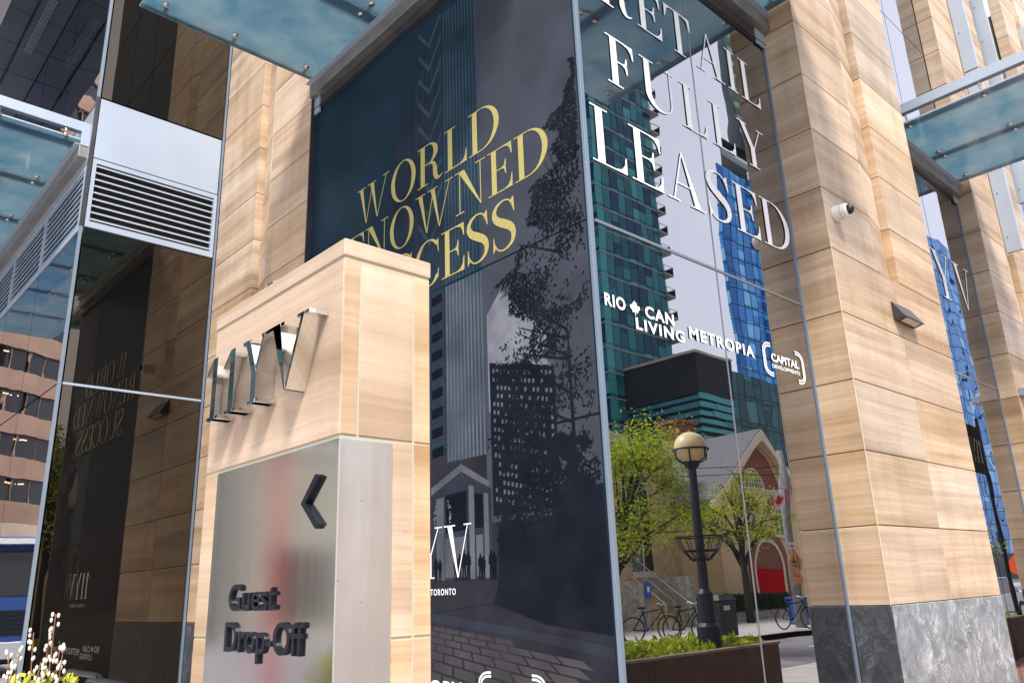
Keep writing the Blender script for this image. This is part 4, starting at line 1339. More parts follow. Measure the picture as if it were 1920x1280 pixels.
planter(-.8, 2.9, 4.9, 6.2, .78, 'rust brown planter with a slim tree reflected in the dark wing glass', 5, 700)
tree('planter_tree', (1.6, 5.75, .75), 2.2, (2.0, 5.8, 4.6), (1.1, .75, 2.6), 5000, .13, 'slim deep green tree growing in the planter before the dark glass wing', 'leaf_lime', 14)
tree('planter_tree', (-1.7, 18.2, .75), 1.3, (-1.8, 18.8, 2.2), (.45, .45, .4), 900, .09, 'small round green tree in the planter by the second pillar', 'leaf_lime', 15, r0=.04)

# globe lamp
lp = thing('street_lamp', (-.70, 10.3, .7), 'dark blue street lamp with a cream globe mirrored in the window', 'street lamp')
b = MB(); b.tube([(-.7, 10.3, .7), (-.7, 10.3, 1.05), (-.7, 10.3, 1.10), (-.7, 10.3, 1.5), (-.7, 10.3, 1.56), (-.7, 10.3, 3.30), (-.7, 10.3, 3.36), (-.7, 10.3, 3.42)], [.17, .17, .13, .12, .075, .06, .12, .13], 16); b.build('post', 'navy_post', lp, smooth=False)
b = MB(); b.ball((-.7, 10.3, 3.63), .245, nu=28, nv=18); b.build('globe', 'globe_cream', lp, smooth=True)
b = MB(); b.ring((-.7, 10.3, 3.60), .265, .014)
for a in range(0, 360, 60):
    b.tube([(-.7 + .13 * math.cos(R(a)), 10.3 + .13 * math.sin(R(a)), 3.40), (-.7 + .24 * math.cos(R(a)), 10.3 + .24 * math.sin(R(a)), 3.46), (-.7 + .265 * math.cos(R(a)), 10.3 + .265 * math.sin(R(a)), 3.60)], .012, 6)
b.build('globe_cage', 'navy_post', lp, smooth=True)
b = MB()
for zz, rr in ((2.30, .36), (2.10, .27), (1.98, .17)): b.ring((-.7, 10.3, zz), rr, .012)
for a in range(0, 360, 30): b.tube([(-.7 + .36 * math.cos(R(a)), 10.3 + .36 * math.sin(R(a)), 2.30), (-.7 + .27 * math.cos(R(a)), 10.3 + .27 * math.sin(R(a)), 2.10), (-.7 + .11 * math.cos(R(a)), 10.3 + .11 * math.sin(R(a)), 1.95)], .008, 5)
b.build('flower_basket', 'black_paint', lp, smooth=True)

# utility pole with its signs and flag
up = thing('utility_pole', (6.1, 25.4, .15), 'grey wooden utility pole carrying an orange sign and a red flag in the mirrored street', 'utility pole')
b = MB(); b.tube([(6.1, 25.4, .15), (6.05, 25.42, 5.9)], [.17, .125], 14); b.build('pole', 'wood_pole', up, smooth=True)
b = MB()
for dz in (0, .25): b.tube([(6.07, 25.4, 5.1 + dz), (9, 20, 5.0 + dz), (13, 12, 5.2 + dz)], .012, 5)
b.tube([(6.06, 25.7, 5.4), (5.7, 25.5, 5.55)], .03, 6)
b.build('wire', 'black_paint', up)
sg = thing('warning_sign', (5.90, 25.62, Z(.15)), 'orange diamond road works sign on the utility pole', 'road sign')
SGF = lambda u, v, d: (5.90 - d, 25.25 + u, Z(.55) + v)
b = MB(); b.prism(SGF, [(0, -.45), (.45, 0), (0, .45), (-.45, 0)], 0, .012); b.build('plate', 'sign_orange', sg)
b = MB()
for pp in ([(-.22, -.05), (.05, -.05), (.05, .03), (-.22, .03)], [(-.12, .03), (-.04, .03), (-.04, .16), (-.12, .16)], [(.12, -.22), (.16, -.22), (.16, .22), (.12, .22)], [(-.2, -.15), (.06, -.15), (.06, -.11), (-.2, -.11)]): b.prism(SGF, pp, .0125, .016)
b.build('symbol', 'black_paint', sg)
b = MB(); b.prism(SGF, [(-.28, -.66), (.28, -.66), (.28, -.46), (-.28, -.46)], -.004, .008); b.build('tab_plate', 'sign_orange', sg)
s2 = thing('parking_sign', (5.92, 25.62, Z(.95)), 'small white sign plate above the orange diamond on the pole', 'road sign')
b = MB(); b.prism(lambda u, v, d: (5.92 - d, 25.25 + u, Z(1.05) + v), [(-.2, -.12), (.2, -.12), (.2, .12), (-.2, .12)], 0, .01); b.build('plate', 'sign_white', s2)
b = MB(); b.prism(lambda u, v, d: (5.92 - d, 25.25 + u, Z(1.05) + v), [(-.15, -.02), (.15, -.02), (.15, .02), (-.15, .02)], .0105, .013); b.build('symbol', 'black_paint', s2)
fl = thing('flag', (6.0, 25.0, Z(2.3)), 'red and white maple leaf flag on a slanted staff by the pole', 'flag')
b = MB(); b.tube([(6.1, 25.3, Z(3.0)), (5.95, 24.95, Z(2.92)), (5.8, 24.1, Z(2.55))], .014, 6)
b.build('staff', 'wood_pole', fl)
def flag_pt(u, v, d):
    return (5.86 + .08 * math.sin(u * 6) - d, 24.3 + .80 * u, Z(2.18) + v + .34 * u - .10 * math.sin(u * 3))
for nm, u0, u1, mt_ in (('hoist_band', 0, .25, 'red_flag'), ('white_field', .25, .75, 'white_film'), ('fly_band', .75, 1.0, 'red_flag')):
    b = MB()
    for i in range(4):
        ua, ub = u0 + (u1 - u0) * i / 4, u0 + (u1 - u0) * (i + 1) / 4
        b.hexa([flag_pt(ua, 0, 0), flag_pt(ub, 0, 0), flag_pt(ub, 0, .006), flag_pt(ua, 0, .006), flag_pt(ua, .5, 0), flag_pt(ub, .5, 0), flag_pt(ub, .5, .006), flag_pt(ua, .5, .006)])
    b.build(nm, mt_, fl)
b = MB(); maple(b, flag_pt, .5, .25, .40, .38, .012); b.build('leaf_emblem', 'red_flag', fl, recalc=False)

# bicycles
def bicycle(loc, rz, label):
    t = thing('bicycle', (0, 0, 0), label, 'bicycle', 'bicycles parked across the street')
    for x in (-.52, .52):
        b = MB(); b.ring((x, 0, .34), .325, .022, 'y', 32, 6); w_ = b.build('wheel', 'tyre', t, smooth=True)
        b = MB()
        for a in range(0, 360, 30): b.tube([(x, 0, .34), (x + .32 * math.cos(R(a)), 0, .34 + .32 * math.sin(R(a)))], .003, 4)
        b.build('spokes', 'silver_paint', w_)
    b = MB()
    for p in ([(-.52, 0, .34), (-.12, 0, .30), (.38, 0, .80)], [(-.12, 0, .30), (-.22, 0, .85)], [(-.2, 0, .78), (.36, 0, .84)], [(-.52, 0, .34), (-.2, 0, .78)], [(.36, 0, .92), (.40, 0, .74), (.52, 0, .34)]): b.tube(p, .018, 7)
    b.build('frame', 'black_paint', t, smooth=True)
    b = MB(); b.tube([(.30, -.26, .98), (.36, -.2, 1.0), (.38, 0, .95), (.36, .2, 1.0), (.30, .26, .98)], .014, 7); b.build('handlebar', 'silver_paint', t, smooth=True)
    b = MB(); b.ball((-.24, 0, .90), .13, .075, .04, 12, 8); b.build('saddle', 'black_paint', t, smooth=True)
    b = MB(); b.ring((-.12, 0, .30), .09, .012, 'y', 16, 6); b.build('chainring', 'silver_paint', t)
    t.location = loc
    t.rotation_euler = (0, 0, rz)
    return t
bk = bicycle((6.75, 18.45, .15), R(118), 'dark bicycle leaning nearest the stone steps')
dup(bk, (5.95, 18.95, .15), R(100), 'bicycle parked just left of the globe lamp post')
dup(bk, (5.75, 24.5, .15), R(112), 'bicycle parked by the foot of the utility pole')

t = thing('litter_bin', (5.95, 20.55, .15), 'dark street litter bin right of the globe lamp post', 'bin')
b = MB(); b.box(5.6, 6.3, 20.15, 20.95, .2, 1.15); b.build('body', 'bin_dark', t, .02)
b = MB(); b.tube([(5.62, 20.55, 1.155), (5.62, 20.55, 1.156)], .01, 4); b.hexa([(5.58, 20.12, 1.16), (6.32, 20.12, 1.16), (6.32, 20.98, 1.16), (5.58, 20.98, 1.16), (5.66, 20.2, 1.30), (6.24, 20.2, 1.30), (6.24, 20.9, 1.30), (5.66, 20.9, 1.30)]); b.build('lid', 'bin_dark', t)
b = MB(); b.box(5.592, 5.6, 20.3, 20.6, .9, 1.02); b.build('slot', 'sign_white', t)
t = thing('recycling_bin', (7.1, 27.2, .15), 'blue recycling bin behind the utility pole', 'bin')
b = MB(); b.hexa([(6.9, 26.95, .15), (7.3, 26.95, .15), (7.3, 27.45, .15), (6.9, 27.45, .15), (6.85, 26.88, 1.02), (7.35, 26.88, 1.02), (7.35, 27.52, 1.02), (6.85, 27.52, 1.02)]); b.build('body', 'bin_blue', t)
b = MB(); b.box(6.82, 7.38, 26.85, 27.55, 1.025, 1.09); b.build('lid', 'bin_blue', t, .015)

# hedge on its low wall
t = thing('hedge', (10.9, 30, .15), 'dark clipped hedge on a low rubble wall before the red door', 'hedge')
b = MB(); b.box(10.45, 11.35, 26.6, 32.9, .15, .52); b.build('rubble_wall', 'rubble', t)
b = MB(); rng = random.Random(2)
for i in range(5200):
    p = Vector((rng.choice((10.5, 10.52, rng.uniform(10.5, 11.3))) + rng.gauss(0, .03), rng.uniform(26.7, 32.8), rng.uniform(.52, 1.15)))
    d = Vector((rng.gauss(-.4, 1), rng.gauss(0, 1), rng.gauss(.3, 1))).normalized() * .10
    s = d.cross(Vector((0, .3, 1))).normalized() * .04
    b.poly([p, p + d * .5 + s, p + d, p + d * .5 - s])
b.build('leaves', 'hedge_leaf', t, recalc=False)
b = MB(); b.box(10.56, 11.25, 26.75, 32.75, .53, 1.08); b.build('thicket', 'hedge_leaf', t)

# steps with handrails
t = thing('stone_steps', (11.4, 24, .15), 'yellow edged stone steps with pale handrails in the mirrored street', 'steps')
b, b2 = MB(), MB()
for i in range(10):
    b.box(10.4 + .24 * i, 13.2, 22.8, 25.2, .15 + .17 * i, .15 + .17 * (i + 1) - .004)
    b2.box(10.395 + .24 * i, 10.46 + .24 * i, 22.8, 25.2, .15 + .17 * (i + 1) - .003, .15 + .17 * (i + 1) + .004)
b.build('treads', 'sandstone', t)
b2.build('edging', 'step_yellow', t)
for ya in (22.55, 25.2):
    b = MB(); b.box(10.2, 13.2, ya, ya + .4, .15, 1.7 if ya < 24 else 1.9); b.build('cheek_wall', 'rubble', t)
for ya in (23.6, 25.0):
    b = MB(); b.tube([(10.1, ya, .15), (10.1, ya, 1.0), (10.3, ya, 1.12), (13.0, ya, 3.0)], .026, 7); b.tube([(10.3, ya, .7), (13.0, ya, 2.6)], .02, 6); b.build('handrail', 'silver_paint', t, smooth=True)
t = thing('notice_board', (10.18, 22.7, 1.2), 'small blue notice plate on the wall left of the steps', 'sign')
b = MB(); b.box(10.15, 10.19, 22.6, 22.9, 1.2, 1.75); b.build('plate', 'bin_blue', t)
b = MB(); b.box(10.145, 10.149, 22.68, 22.82, 1.42, 1.6); b.build('symbol', 'sign_white', t)

# ---- brick church
ch = thing('brick_church', (12, 34, .15), 'buff brick church with a red door and steep gable mirrored in the window', 'church')
CF = WES(12.0)
AX, HW, EV, AP = 34.15, 4.0, Z(3.55), Z(6.75)
b = MB(); b.prism(lambda u, v, d: (12.0 + d, u, v), [(AX - HW + .2, .1), (AX + HW - .2, .1), (AX + HW - .2, EV), (AX, AP - .15), (AX - HW + .2, EV)], 0, 14); b.build('gable_wall', 'buff_brick', ch)
b = MB()
for s in (-1, 1):
    b.hexa([(11.7, AX, AP - .02), (26, AX, AP - .02), (26, AX + s * (HW + .3), EV - .28), (11.7, AX + s * (HW + .3), EV - .28), (11.7, AX, AP + .12), (26, AX, AP + .12), (26, AX + s * (HW + .3), EV - .12), (11.7, AX + s * (HW + .3), EV - .12)])
b.build('roof', 'slate', ch)
b = MB()
for s in (-1, 1):
    b.prism(CF, [(AX, AP - .42), (AX, AP + .06), (AX + s * (HW + .32), EV - .18), (AX + s * (HW + .32), EV - .55)], .02, .34)
b.build('bargeboard', 'cream_trim', ch)
def arch_pts(c, r, v, n=16, a0=0, a1=180): return [(c + r * math.cos(R(a0 + (a1 - a0) * i / n)), v + r * math.sin(R(a0 + (a1 - a0) * i / n))) for i in range(n + 1)]
b = MB(); b.prism(CF, [(AX - 2.1, Z(4.05)), (AX + 2.1, Z(4.05)), (AX + .75, Z(5.55)), (AX, Z(6.15)), (AX - .75, Z(5.55))], .004, .02); b.build('gable_panel', 'brown_brick', ch)
b = MB()
for i in range(18): b.prism(CF, [(AX - 2.2 + .25 * i, Z(3.86)), (AX - 2.06 + .25 * i, Z(3.86)), (AX - 2.06 + .25 * i, Z(4.03)), (AX - 2.2 + .25 * i, Z(4.03))], .003, .12)
b.prism(CF, [(AX - 2.3, Z(4.035)), (AX + 2.3, Z(4.035)), (AX + 2.3, Z(4.10)), (AX - 2.3, Z(4.10))], .003, .14)
b.build('corbel_course', 'cream_trim', ch)
def arched_window(c, r, v0, v1, d=.02):
    b = MB()
    for p in strip(arch_pts(c, r + .32, v1), arch_pts(c, r, v1)): b.prism(CF, p, d, d + .07)
    w_ = b.build('arch', 'brown_brick', ch)
    b = MB(); b.prism(CF, [(c - r, v0)] + [(c + r, v0)] + arch_pts(c, r, v1), d, d + .012); w_ = b.build('window', 'office_glass', ch)
    b = MB()
    for p in strip(arch_pts(c, r, v1), arch_pts(c, r - .09, v1)): b.prism(CF, p, d + .013, d + .06)
    if v0 < v1:
        for u in (c - r, c + r - .09, c - .05): b.prism(CF, q(u, u + .09, v0, v1), d + .013, d + .055)
        b.prism(CF, q(c - r, c + r, v1 - .06, v1 + .06), d + .013, d + .05)
        b.prism(CF, q(c - r - .1, c + r + .1, v0 - .12, v0), d, d + .12)
    else:
        for i in range(-3, 4): b.prism(CF, q(c + i * r / 4 - .02, c + i * r / 4 + .02, v1, v1 + math.sqrt(max(0, r * r - (i * r / 4) ** 2))), d + .013, d + .04)
        for i in range(1, 4):
            hw = math.sqrt(max(0, r * r - (i * r / 4) ** 2)); b.prism(CF, q(c - hw, c + hw, v1 + i * r / 4 - .02, v1 + i * r / 4 + .02), d + .013, d + .045)
    b.build('frame', 'cream_trim', w_)
arched_window(AX - .65, .95, Z(4.12), Z(4.12), .022)
arched_window(35.35, .52, Z(2.0), Z(3.0))
arched_window(32.75, .52, Z(2.0), Z(3.0))
b = MB()
for p in strip(arch_pts(34.0, 1.75, Z(.45)), arch_pts(34.0, 1.4, Z(.45))): b.prism(CF, p, .003, .10)
for u in (32.25, 35.4): b.prism(CF, q(u, u + .35, .15, Z(.45)), .003, .10)
b.build('door_arch', 'brown_brick', ch)
b = MB()
for p in strip(arch_pts(34.0, 1.4, Z(.45)), arch_pts(34.0, 1.2, Z(.45))): b.prism(CF, p, .003, .07)
for u in (32.6, 35.2): b.prism(CF, q(u, u + .2, .15, Z(.45)), .003, .07)
b.build('door_frame', 'cream_trim', ch)
b = MB()
for i in range(8): b.prism(CF, q(32.81 + .298 * i, 32.81 + .298 * i + .29, .15, Z(.48)), .002, .04)
dr = b.build('door', 'red_door', ch)
b = MB(); b.prism(CF, q(32.8, 35.2, Z(.49), Z(.57)), .002, .05); b.prism(CF, [(32.8, Z(.571)), (35.2, Z(.571))] + [p for p in arch_pts(34.0, 1.2, Z(.45)) if p[1] > Z(.571)], .002, .02); b.build('fanlight', 'brown_brick', dr)
b = MB(); b.box(15.6, 16.8, 33.2, 34.5, Z(4.5), Z(7.0)); b.build('chimney', 'sandstone', ch)
b = MB(); b.box(15.55, 16.85, 33.15, 34.55, Z(7.0), Z(7.75)); b.box(15.45, 16.95, 33.05, 34.65, Z(7.75), Z(7.95)); b.build('chimney_cap', 'brown_brick', ch)

hb = thing('sandstone_hall', (15, 22, .15), 'sandstone hall with tall dark windows behind the trees and steps', 'building')
b = MB(); b.box(14.2, 28, 8, 30.3, .1, Z(5.4)); b.build('wall', 'sandstone', hb)
b = MB(); b.box(13.7, 28.3, 7.6, 30.5, Z(5.4), Z(5.62)); b.build('cornice', 'cream_trim', hb)
b = MB(); b.hexa([(13.8, 7.7, Z(5.63)), (28.2, 7.7, Z(5.63)), (28.2, 30.4, Z(5.63)), (13.8, 30.4, Z(5.63)), (19, 12, Z(8.6)), (23, 12, Z(8.6)), (23, 26, Z(8.6)), (19, 26, Z(8.6))]); b.build('roof', 'slate', hb)
for i in range(6):
    ya = 10 + 3.4 * i
    b = MB(); b.box(14.15, 14.2, ya, ya + 1.3, 2.2, 6.2); w_ = b.build('window', 'office_glass', hb)
    b = MB(); b.box(14.10, 14.145, ya - .12, ya + 1.42, 6.2, 6.45); b.box(14.10, 14.145, ya - .12, ya + 1.42, 1.95, 2.2); b.box(14.11, 14.145, ya + .6, ya + .68, 2.2, 6.2); b.box(14.11, 14.145, ya, ya + 1.3, 4.3, 4.4); b.build('frame', 'cream_trim', w_)

# ---- towers of glass
def storey_tower(name, x, y0_, y1_, depth, z0, floors, fh, bay, label, pane, frame, band, seed, balc=None, spandrel=.55, skew=0, faces=None, gap=.06):
    """panes on the face towards the street and on the end facing -y; one glazing part and one slab part per storey"""
    t = thing(name, (x, (y0_ + y1_) / 2, 0), label, 'tower', 'towers mirrored in the glass')
    rng = random.Random(seed)
    b = MB(); b.prism(lambda u, v, d: (u, v, d), [(x + .25, y0_ + .25), (x + depth, y0_ + .25 + skew * depth), (x + depth, y1_ + skew * depth), (x + .25, y1_ - .05)], 0, z0 + floors * fh); b.build('core', frame, t)
    for k in range(floors):
        za = z0 + k * fh
        b = MB()
        for F, u0, u1 in (faces or ((WES(x), y0_, y1_), (NAV(y0_), x, x + depth))[:1 if skew else 2]):
            n = max(1, round((u1 - u0) / bay))
            for i in range(n):
                ua, ub = u0 + (u1 - u0) * i / n, u0 + (u1 - u0) * (i + 1) / n
                cut = rng.choice((1, 1, 1, .72, .55))
                fbox(b, F, ua + gap, ub - gap, za + spandrel, za + spandrel + (fh - spandrel - .06) * cut, -.1, 0)
                if cut < 1: fbox(b, F, ua + gap, ub - gap, za + spandrel + (fh - spandrel - .06) * cut + .05, za + fh - .06, -.1, -.02)
                fbox(b, F, ua + gap, ub - gap, za + .16, za + spandrel - .07, -.1, .01)
        b.build('storey_glazing', pane, t)
        b = MB()
        for F, u0, u1 in (faces or ((WES(x), y0_, y1_), (NAV(y0_), x, x + depth))[:1 if skew else 2]): fbox(b, F, u0, u1, za - .04, za + .12, -.2, .06)
        b.build('floor_slab', band, t)
        if balc:
            ya, yb, out, every = balc
            b = MB(); b.box(x - out, x + 2.2, ya, yb, za - .12, za + .10); bc = b.build('balcony', 'slab_grey', t)
            b = MB()
            for i in range(4): b.box(x - out + .02 + .5 * i, x - out + .06 + .5 * i, yb - .05, yb, za + .1, za + 1.12); 
            b.box(x - out, x + 2.2, yb - .05, yb - .01, za + 1.08, za + 1.14); b.box(x - out, x - out + .05, ya, yb, za + 1.08, za + 1.14); b.box(x - out, x - out + .04, ya, ya + .05, za + .1, za + 1.1)
            b.box(x - out + .06, x + 2.1, yb - .035, yb - .025, za + .14, za + 1.06)
            b.build('railing', 'frame_dark', bc)
    return t
def pane_mat(name, cols, rough=.12, metal=.1):
    mt = mat(name, cols[0], rough, metal)
    g = nd(mt, 'ShaderNodeNewGeometry')
    r = ramp(mt, g.outputs['Random Per Island'], [(i / (len(cols)), c) for i, c in enumerate(cols)])
    mt.node_tree.nodes[-1].color_ramp.interpolation = 'CONSTANT' if mt.node_tree.nodes[-1].type == 'VALTORGB' else 'LINEAR'
    ln(mt, r, P(mt).inputs['Base Color'])
    P(mt).inputs['Specular IOR Level'].default_value = .15
pane_mat('teal_panes', [(.006, .025, .050), (.010, .085, .115), (.022, .16, .18), (.008, .045, .09), (.05, .25, .26), (.15, .42, .40), (.006, .035, .09), (.022, .13, .16)])
pane_mat('blue_panes', [(.03, .19, .52), (.06, .30, .70), (.12, .42, .80), (.02, .13, .40), (.24, .55, .86), (.04, .24, .60)], .08, .35)
pane_mat('deep_panes', [(.008, .04, .05), (.012, .07, .08), (.02, .10, .11), (.04, .16, .155), (.010, .05, .06)])
storey_tower('green_glass_tower', 50, 69.3, 82.4, 22, 4, 24, 3.05, 1.45, 'green glass apartment tower with corner balconies, tallest in the mirrored street', 'teal_panes', 'frame_dark', 'slab_grey', 3, (81.6, 83.5, .6, 1))
storey_tower('blue_glass_tower', 55, 58.5, 67.4, 16, 4, 22, 3.3, 1.5, 'narrow blue glass tower slice left of the green one', 'blue_panes', 'frame_dark', 'frame_dark', 6)
storey_tower('blue_glass_tower', 70, 132.5, 156, 25, 20, 19, 3.4, 2.3, 'bright blue glass tower right of the white sky in the mirrored window', 'blue_panes', 'frame_dark', 'frame_dark', 7, skew=1.8, gap=.13)
storey_tower('blue_glass_tower', 62, 158, 260, 24, 6, 24, 3.6, 4.0, 'long blue glass block mirrored beside the second stone pillar', 'blue_panes', 'frame_dark', 'frame_dark', 8, gap=.2)
storey_tower('teal_glass_block', 40.6, 79.5, 104, 16, 3, 7, 3.15, 1.7, 'low teal glass block behind the church gable', 'deep_panes', 'frame_dark', 'frame_dark', 9)
t = thing('balcony_tower', (74, 150, 0), 'pale tower with stacked white balconies above the blue glass', 'tower')
b = MB(); b.prism(lambda u, v, d: (u, v, d), [(74, 147), (92, 180), (92, 192), (74, 158)], 80, 150); b.build('core', 'slab_grey', t)
b = MB(); b.prism(lambda u, v, d: (u, v, d), [(69, 133), (75, 143.6), (90, 172), (90, 180), (69, 157)], Z(84.6), Z(86.0)); b.build('terrace', 'slab_grey', t)
b = MB(); b.prism(lambda u, v, d: (u, v, d), [(73, 141), (90, 172), (90, 180), (73, 157)], Z(86.0), Z(94.0)); b.build('penthouse', 'dark_cladding', t)
b = MB(); b.box(69.3, 69.4, 133.5, 156, Z(86.0), Z(87.1)); b.build('terrace_rail', 'silver_paint', t)
for k in range(14):
    z_ = 96 + 3.6 * k
    b = MB(); b.prism(lambda u, v, d: (u, v, d), [(70, 144 - (k % 2) * 1.5), (74, 151), (74, 157), (70, 157)], z_, z_ + .35); bc = b.build('balcony', 'slab_grey', t)
    b = MB(); b.box(70.05, 70.12, 144.1, 157, z_ + .35, z_ + 1.4); b.build('railing', 'teal_pale', bc)
t = thing('dark_podium', (40, 79, 0), 'black granite podium with teal glass bands beside the green tower', 'building')
b = MB(); b.box(40, 60, 72.2, 79.3, Z(19.6), Z(24.2)); b.box(40.3, 60, 72.5, 79.2, 0, Z(19.6)); b.build('wall', 'dark_cladding', t)
b = MB(); b.box(39.9, 60, 72.1, 79.35, Z(24.2), Z(24.5)); b.build('coping', 'planter_rim', t)
rng = random.Random(5)
for k in range(24):
    z_ = .4 + .88 * k
    if z_ > Z(19): break
    b = MB()
    for F, u0, u1 in ((WES(40.05), 72.2, 79.2), (NAV(72.25), 40.1, 60)):
        u = u0
        while u < u1:
            l = rng.uniform(1.5, 4.5)
            fbox(b, F, u, min(u1, u + l), z_, z_ + rng.uniform(.35, .7), -.2, rng.uniform(0, .12))
            u += l
    b.build('glass_band', 'teal_panes', t)

storey_tower('added_teal_tower', -52, -40, -12.5, 20, 8.3, 12, 3.4, 1.7, 'dark teal glass tower added for the chrome letters of the sign to mirror', 'deep_panes', 'frame_dark', 'frame_dark', 21, faces=((EST(-32), -40, -12.5), (lambda u, v, d: (u, -12.5 + d, v), -52, -32)))  # unseen tower, added to darken what the chrome letters reflect
t = thing('added_pale_podium', (-42, -20, 0), 'pale stone podium added under the dark teal tower to brighten the steel sign panel', 'building')  # unseen pale base, added to brighten the reflection in the steel panel
b = MB(); b.box(-52.5, -31, -41, -11.5, 0, 7.6); b.build('wall', 'rubble', t)
b = MB(); b.box(-52.7, -30.8, -41.2, -11.3, 7.6, 8.2); b.build('cornice', 'concrete', t)
for i in range(7):
    b = MB(); b.box(-31.0, -30.95, -39.5 + 4 * i, -37.3 + 4 * i, .6, 3.6); b.build('window', 'office_glass', t)
# ---- office block at the end of the side street, mirrored in the wing
ob = thing('brown_office_block', (-78, -6, 0), 'brown office block with curved ribbon windows mirrored in the left wing', 'building')
def curved(mb, z0_, z1_, out=0.0, segs=16):
    pts = []
    for i in range(segs + 1):
        s = i / segs
        y = 8 - 21.4 * s
        x = -78 - 5.0 * max(0, s - .55) ** 2 * 4 + out
        pts.append((x, y))
    n = len(mb.v)
    for x, y in pts: mb.v += [(x, y, z0_), (x, y, z1_)]
    for i in range(segs): mb.f.append((n + 2 * i, n + 2 * i + 2, n + 2 * i + 3, n + 2 * i + 1))
    k = len(mb.v)
    for x, y in pts: mb.v += [(x - 8, y, z0_), (x - 8, y, z1_)]
    for i in range(segs):
        mb.f.append((n + 2 * i + 1, n + 2 * i + 3, k + 2 * i + 3, k + 2 * i + 1))
        mb.f.append((n + 2 * i, k + 2 * i, k + 2 * i + 2, n + 2 * i + 2))
    mb.f.append((n, n + 1, k + 1, k)); e = 2 * segs
    mb.f.append((n + e, k + e, k + e + 1, n + e + 1))
rng = random.Random(3)
for k in range(15):
    z_ = 8.6 + 3.75 * k
    b = MB(); curved(b, z_, z_ + 1.75, .35); b.build('spandrel', 'brown_precast', ob)
    b = MB(); curved(b, z_ + 1.75, z_ + 3.75, 0)
    w_ = b.build('ribbon_window', 'office_glass', ob)
    b = MB()
    for i in range(14):
        y = 8 - 21.4 * i / 13
        s = i / 13
        x = -78 - 5.0 * max(0, s - .55) ** 2 * 4
        b.box(x, x + .12, y - .05, y + .05, z_ + 1.75, z_ + 3.75)
    b.build('mullions', 'brown_precast', w_)
    b = MB()
    for i in range(14):
        y = rng.uniform(-11, 7.5)
        s = (8 - y) / 21.4
        x = -78 - 5.0 * max(0, s - .55) ** 2 * 4
        b.box(x + .02, x + .05, y - .22, y + .06, z_ + 3.25, z_ + 3.36)
    b.build('ceiling_lights', 'office_light', w_)
b = MB(); curved(b, 3.5, 8.55, .6); b.build('base', 'tan_precast', ob)
b = MB(); curved(b, 0, 3.45, -.5); b.build('shopfront', 'office_glass', ob)

# ---- vehicles
tk = thing('blue_truck', (-27, -3.6, 0), 'blue truck cab with white mirror arm mirrored low in the left wing', 'truck')
tx, ty = -24.2, -.1
b = MB(); b.prism(lambda u, v, d: (tx - u, ty - 1.2 + d, v), [(0, .7), (0, 1.9), (.35, 3.3), (2.2, 3.4), (2.2, .7)], 0, 2.4); b.build('cab', 'truck_blue', tk, .04)
b = MB(); b.prism(lambda u, v, d: (tx - u, ty - 1.05 + d, v), [(-.025, 1.95), (.25, 3.08), (.29, 3.08), (.03, 1.95)], 0, 2.1); b.build('windscreen', 'office_glass', tk)
b = MB(); b.box(tx - 1.6, tx - .5, ty - 1.215, ty - 1.19, 1.9, 2.9); b.box(tx - 1.6, tx - .5, ty + 1.19, ty + 1.215, 1.9, 2.9); b.build('side_window', 'office_glass', tk)
b = MB(); b.box(tx - 9, tx - 2.5, ty - 1.25, ty + 1.25, 1.1, 3.6); b.build('cargo_body', 'truck_blue', tk, .03)
b = MB(); b.box(tx - 9, tx - .2, ty - .9, ty + .9, .55, .95); b.build('chassis', 'black_paint', tk)
b = MB(); b.box(tx - .02, tx + .03, ty - .8, ty + .8, 1.0, 1.6)
for i in range(5): b.box(tx + .031, tx + .05, ty - .8, ty + .8, 1.05 + .11 * i, 1.09 + .11 * i)
b.build('grille', 'black_paint', tk)
b = MB(); b.box(tx - .4, tx + .1, ty - 1.1, ty + 1.1, 3.22, 3.36); b.build('visor', 'white_paint', tk)
b = MB(); b.box(tx - .05, tx + .12, ty - 1.22, ty + 1.22, .45, .85); b.build('bumper', 'silver_paint', tk, .02)
for s in (-1, 1):
    b = MB(); b.tube([(tx - .2, ty + s * 1.2, 2.7), (tx + .25, ty + s * 1.45, 2.6), (tx + .28, ty + s * 1.47, 1.9)], .06, 8); b.build('mirror_arm', 'white_paint', tk, smooth=True)
    b = MB(); b.box(tx + .0, tx + .03, ty + s * .85 - .16, ty + s * .85 + .16, .95, 1.2); b.build('headlight', 'white_paint', tk)
    for xx in (1.2, 6.2, 7.5):
        b = MB(); b.tube([(tx - xx, ty + s * .9, .5), (tx - xx, ty + s * 1.22, .5)], .5, 22); wl = b.build('wheel', 'tyre', tk)
        b = MB(); b.tube([(tx - xx, ty + s * 1.221, .5), (tx - xx, ty + s * 1.235, .5)], .26, 16); b.build('rim', 'silver_paint', wl)
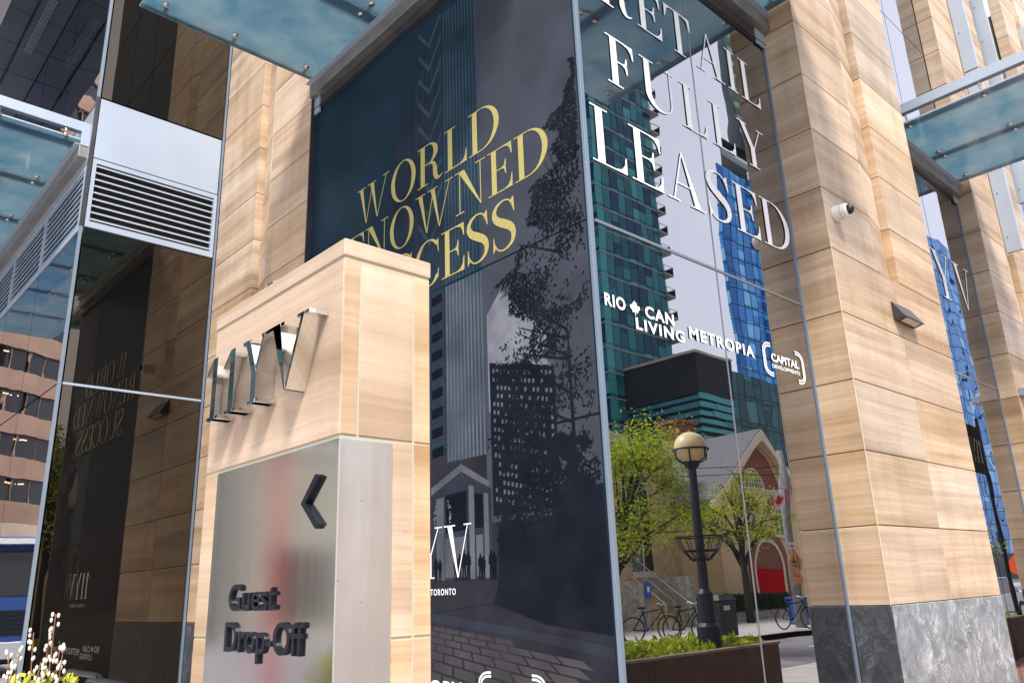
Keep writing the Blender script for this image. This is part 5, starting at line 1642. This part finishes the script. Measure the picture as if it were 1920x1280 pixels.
def car(loc, rz, paint, label):
    t = thing('parked_car', (0, 0, 0), label, 'car', 'cars parked down the street')
    Fc = lambda u, v, d: (u, d, v)
    b = MB(); b.prism(Fc, [(-2.1, .32), (2.1, .32), (2.15, .62), (1.95, .82), (1.0, .92), (-1.75, .95), (-2.1, .85), (-2.15, .5)], -.85, .85); b.build('body', paint, t, .05)
    b = MB(); b.hexa([(-1.7, -.78, .93), (1.05, -.78, .90), (1.05, .78, .90), (-1.7, .78, .93), (-1.2, -.6, 1.42), (.35, -.6, 1.42), (.35, .6, 1.42), (-1.2, .6, 1.42)]); b.build('window_glass', 'office_glass', t, .02)
    b = MB(); b.box(-1.22, .37, -.62, .62, 1.422, 1.47); b.build('roof', paint, t, .02)
    for sx in (-1.32, 1.32):
        for sy in (-.72, .72):
            b = MB(); b.tube([(sx, sy, .33), (sx, sy + .15 * (1 if sy > 0 else -1), .33)], .33, 22); wl = b.build('wheel', 'tyre', t)
            b = MB(); b.tube([(sx, sy + .151 * (1 if sy > 0 else -1), .33), (sx, sy + .165 * (1 if sy > 0 else -1), .33)], .2, 16); b.build('rim', 'silver_paint', wl)
    for sy in (-.6, .6):
        b = MB(); b.box(2.05, 2.14, sy - .16, sy + .16, .60, .72); b.build('headlight', 'white_paint', t)
    t.location = loc
    t.rotation_euler = (0, 0, rz)
    return t
car((2.5, 31.5, 0), R(-90), 'silver_paint', 'silver car mirrored beside the second stone pillar')
car((2.7, 40.5, 0), R(-90), 'white_paint', 'white car parked behind the silver one')
t = thing('construction_sign', (-1.05, 24.4, 0), 'orange red diamond construction sign mirrored beside the second pillar', 'road sign')
cs = lambda u, v, d: (-.3 + u, 27.5 - d, Z(.15) + v)
b = MB(); b.prism(cs, [(0, -.6), (.6, 0), (0, .6), (-.6, 0)], 0, .015); b.build('plate', 'sign_red', t)
b = MB(); b.tube([(-.3, 27.53, 0), (-.3, 27.53, Z(.7))], .03, 8); b.build('post', 'silver_paint', t)

t = thing('black_banner', (-2.0, 19.4, 0), 'black banner with white lettering mirrored above the planter by the second pillar', 'banner')
b = MB(); b.tube([(-2.0, 19.95, 0), (-2.0, 19.95, 5.0)], .04, 10); b.build('post', 'black_paint', t)
VF = lambda u, v, d: (-2.03 - d, 19.9 - u, v)
b = MB(); fbox(b, VF, 0, 1.5, 3.7, 4.75, 0, .02); b.build('cloth', 'print_black', t)
lay(didone('11YV', .15, 1.35, 3.95, 4.45), VF, .022, 'white_lettering', 'white_film', t)
# two unseen red banners, added only for their blur in the brushed steel
for (bx, by, rot, wd, lab) in ((-6.10, -.53, 27, .028, 'narrow red banner on a post, added to streak the front of the steel sign panel'), (2.06, 4.06, 33, .16, 'wide red banner on a post, added to redden the side of the steel sign panel')):
    t = thing('added_red_banner', (bx, by, 0), lab, 'banner', 'red banners added for the steel to mirror')
    b = MB(); b.tube([(bx, by, 0), (bx, by, 3.3)], .045, 10); b.build('post', 'navy_post', t)
    b = MB()
    c_, s_ = math.cos(R(rot + 90)), math.sin(R(rot + 90))
    o_ = Vector((bx, by, 0))
    Fb = lambda u, v, d: (bx + c_ * u + .06 * math.cos(R(rot)) + math.cos(R(rot)) * d, by + s_ * u + .06 * math.sin(R(rot)) + math.sin(R(rot)) * d, v)
    b.prism(Fb, q(-wd, wd, .15, 3.1), 0, .01); b.build('cloth', 'banner_red', t)
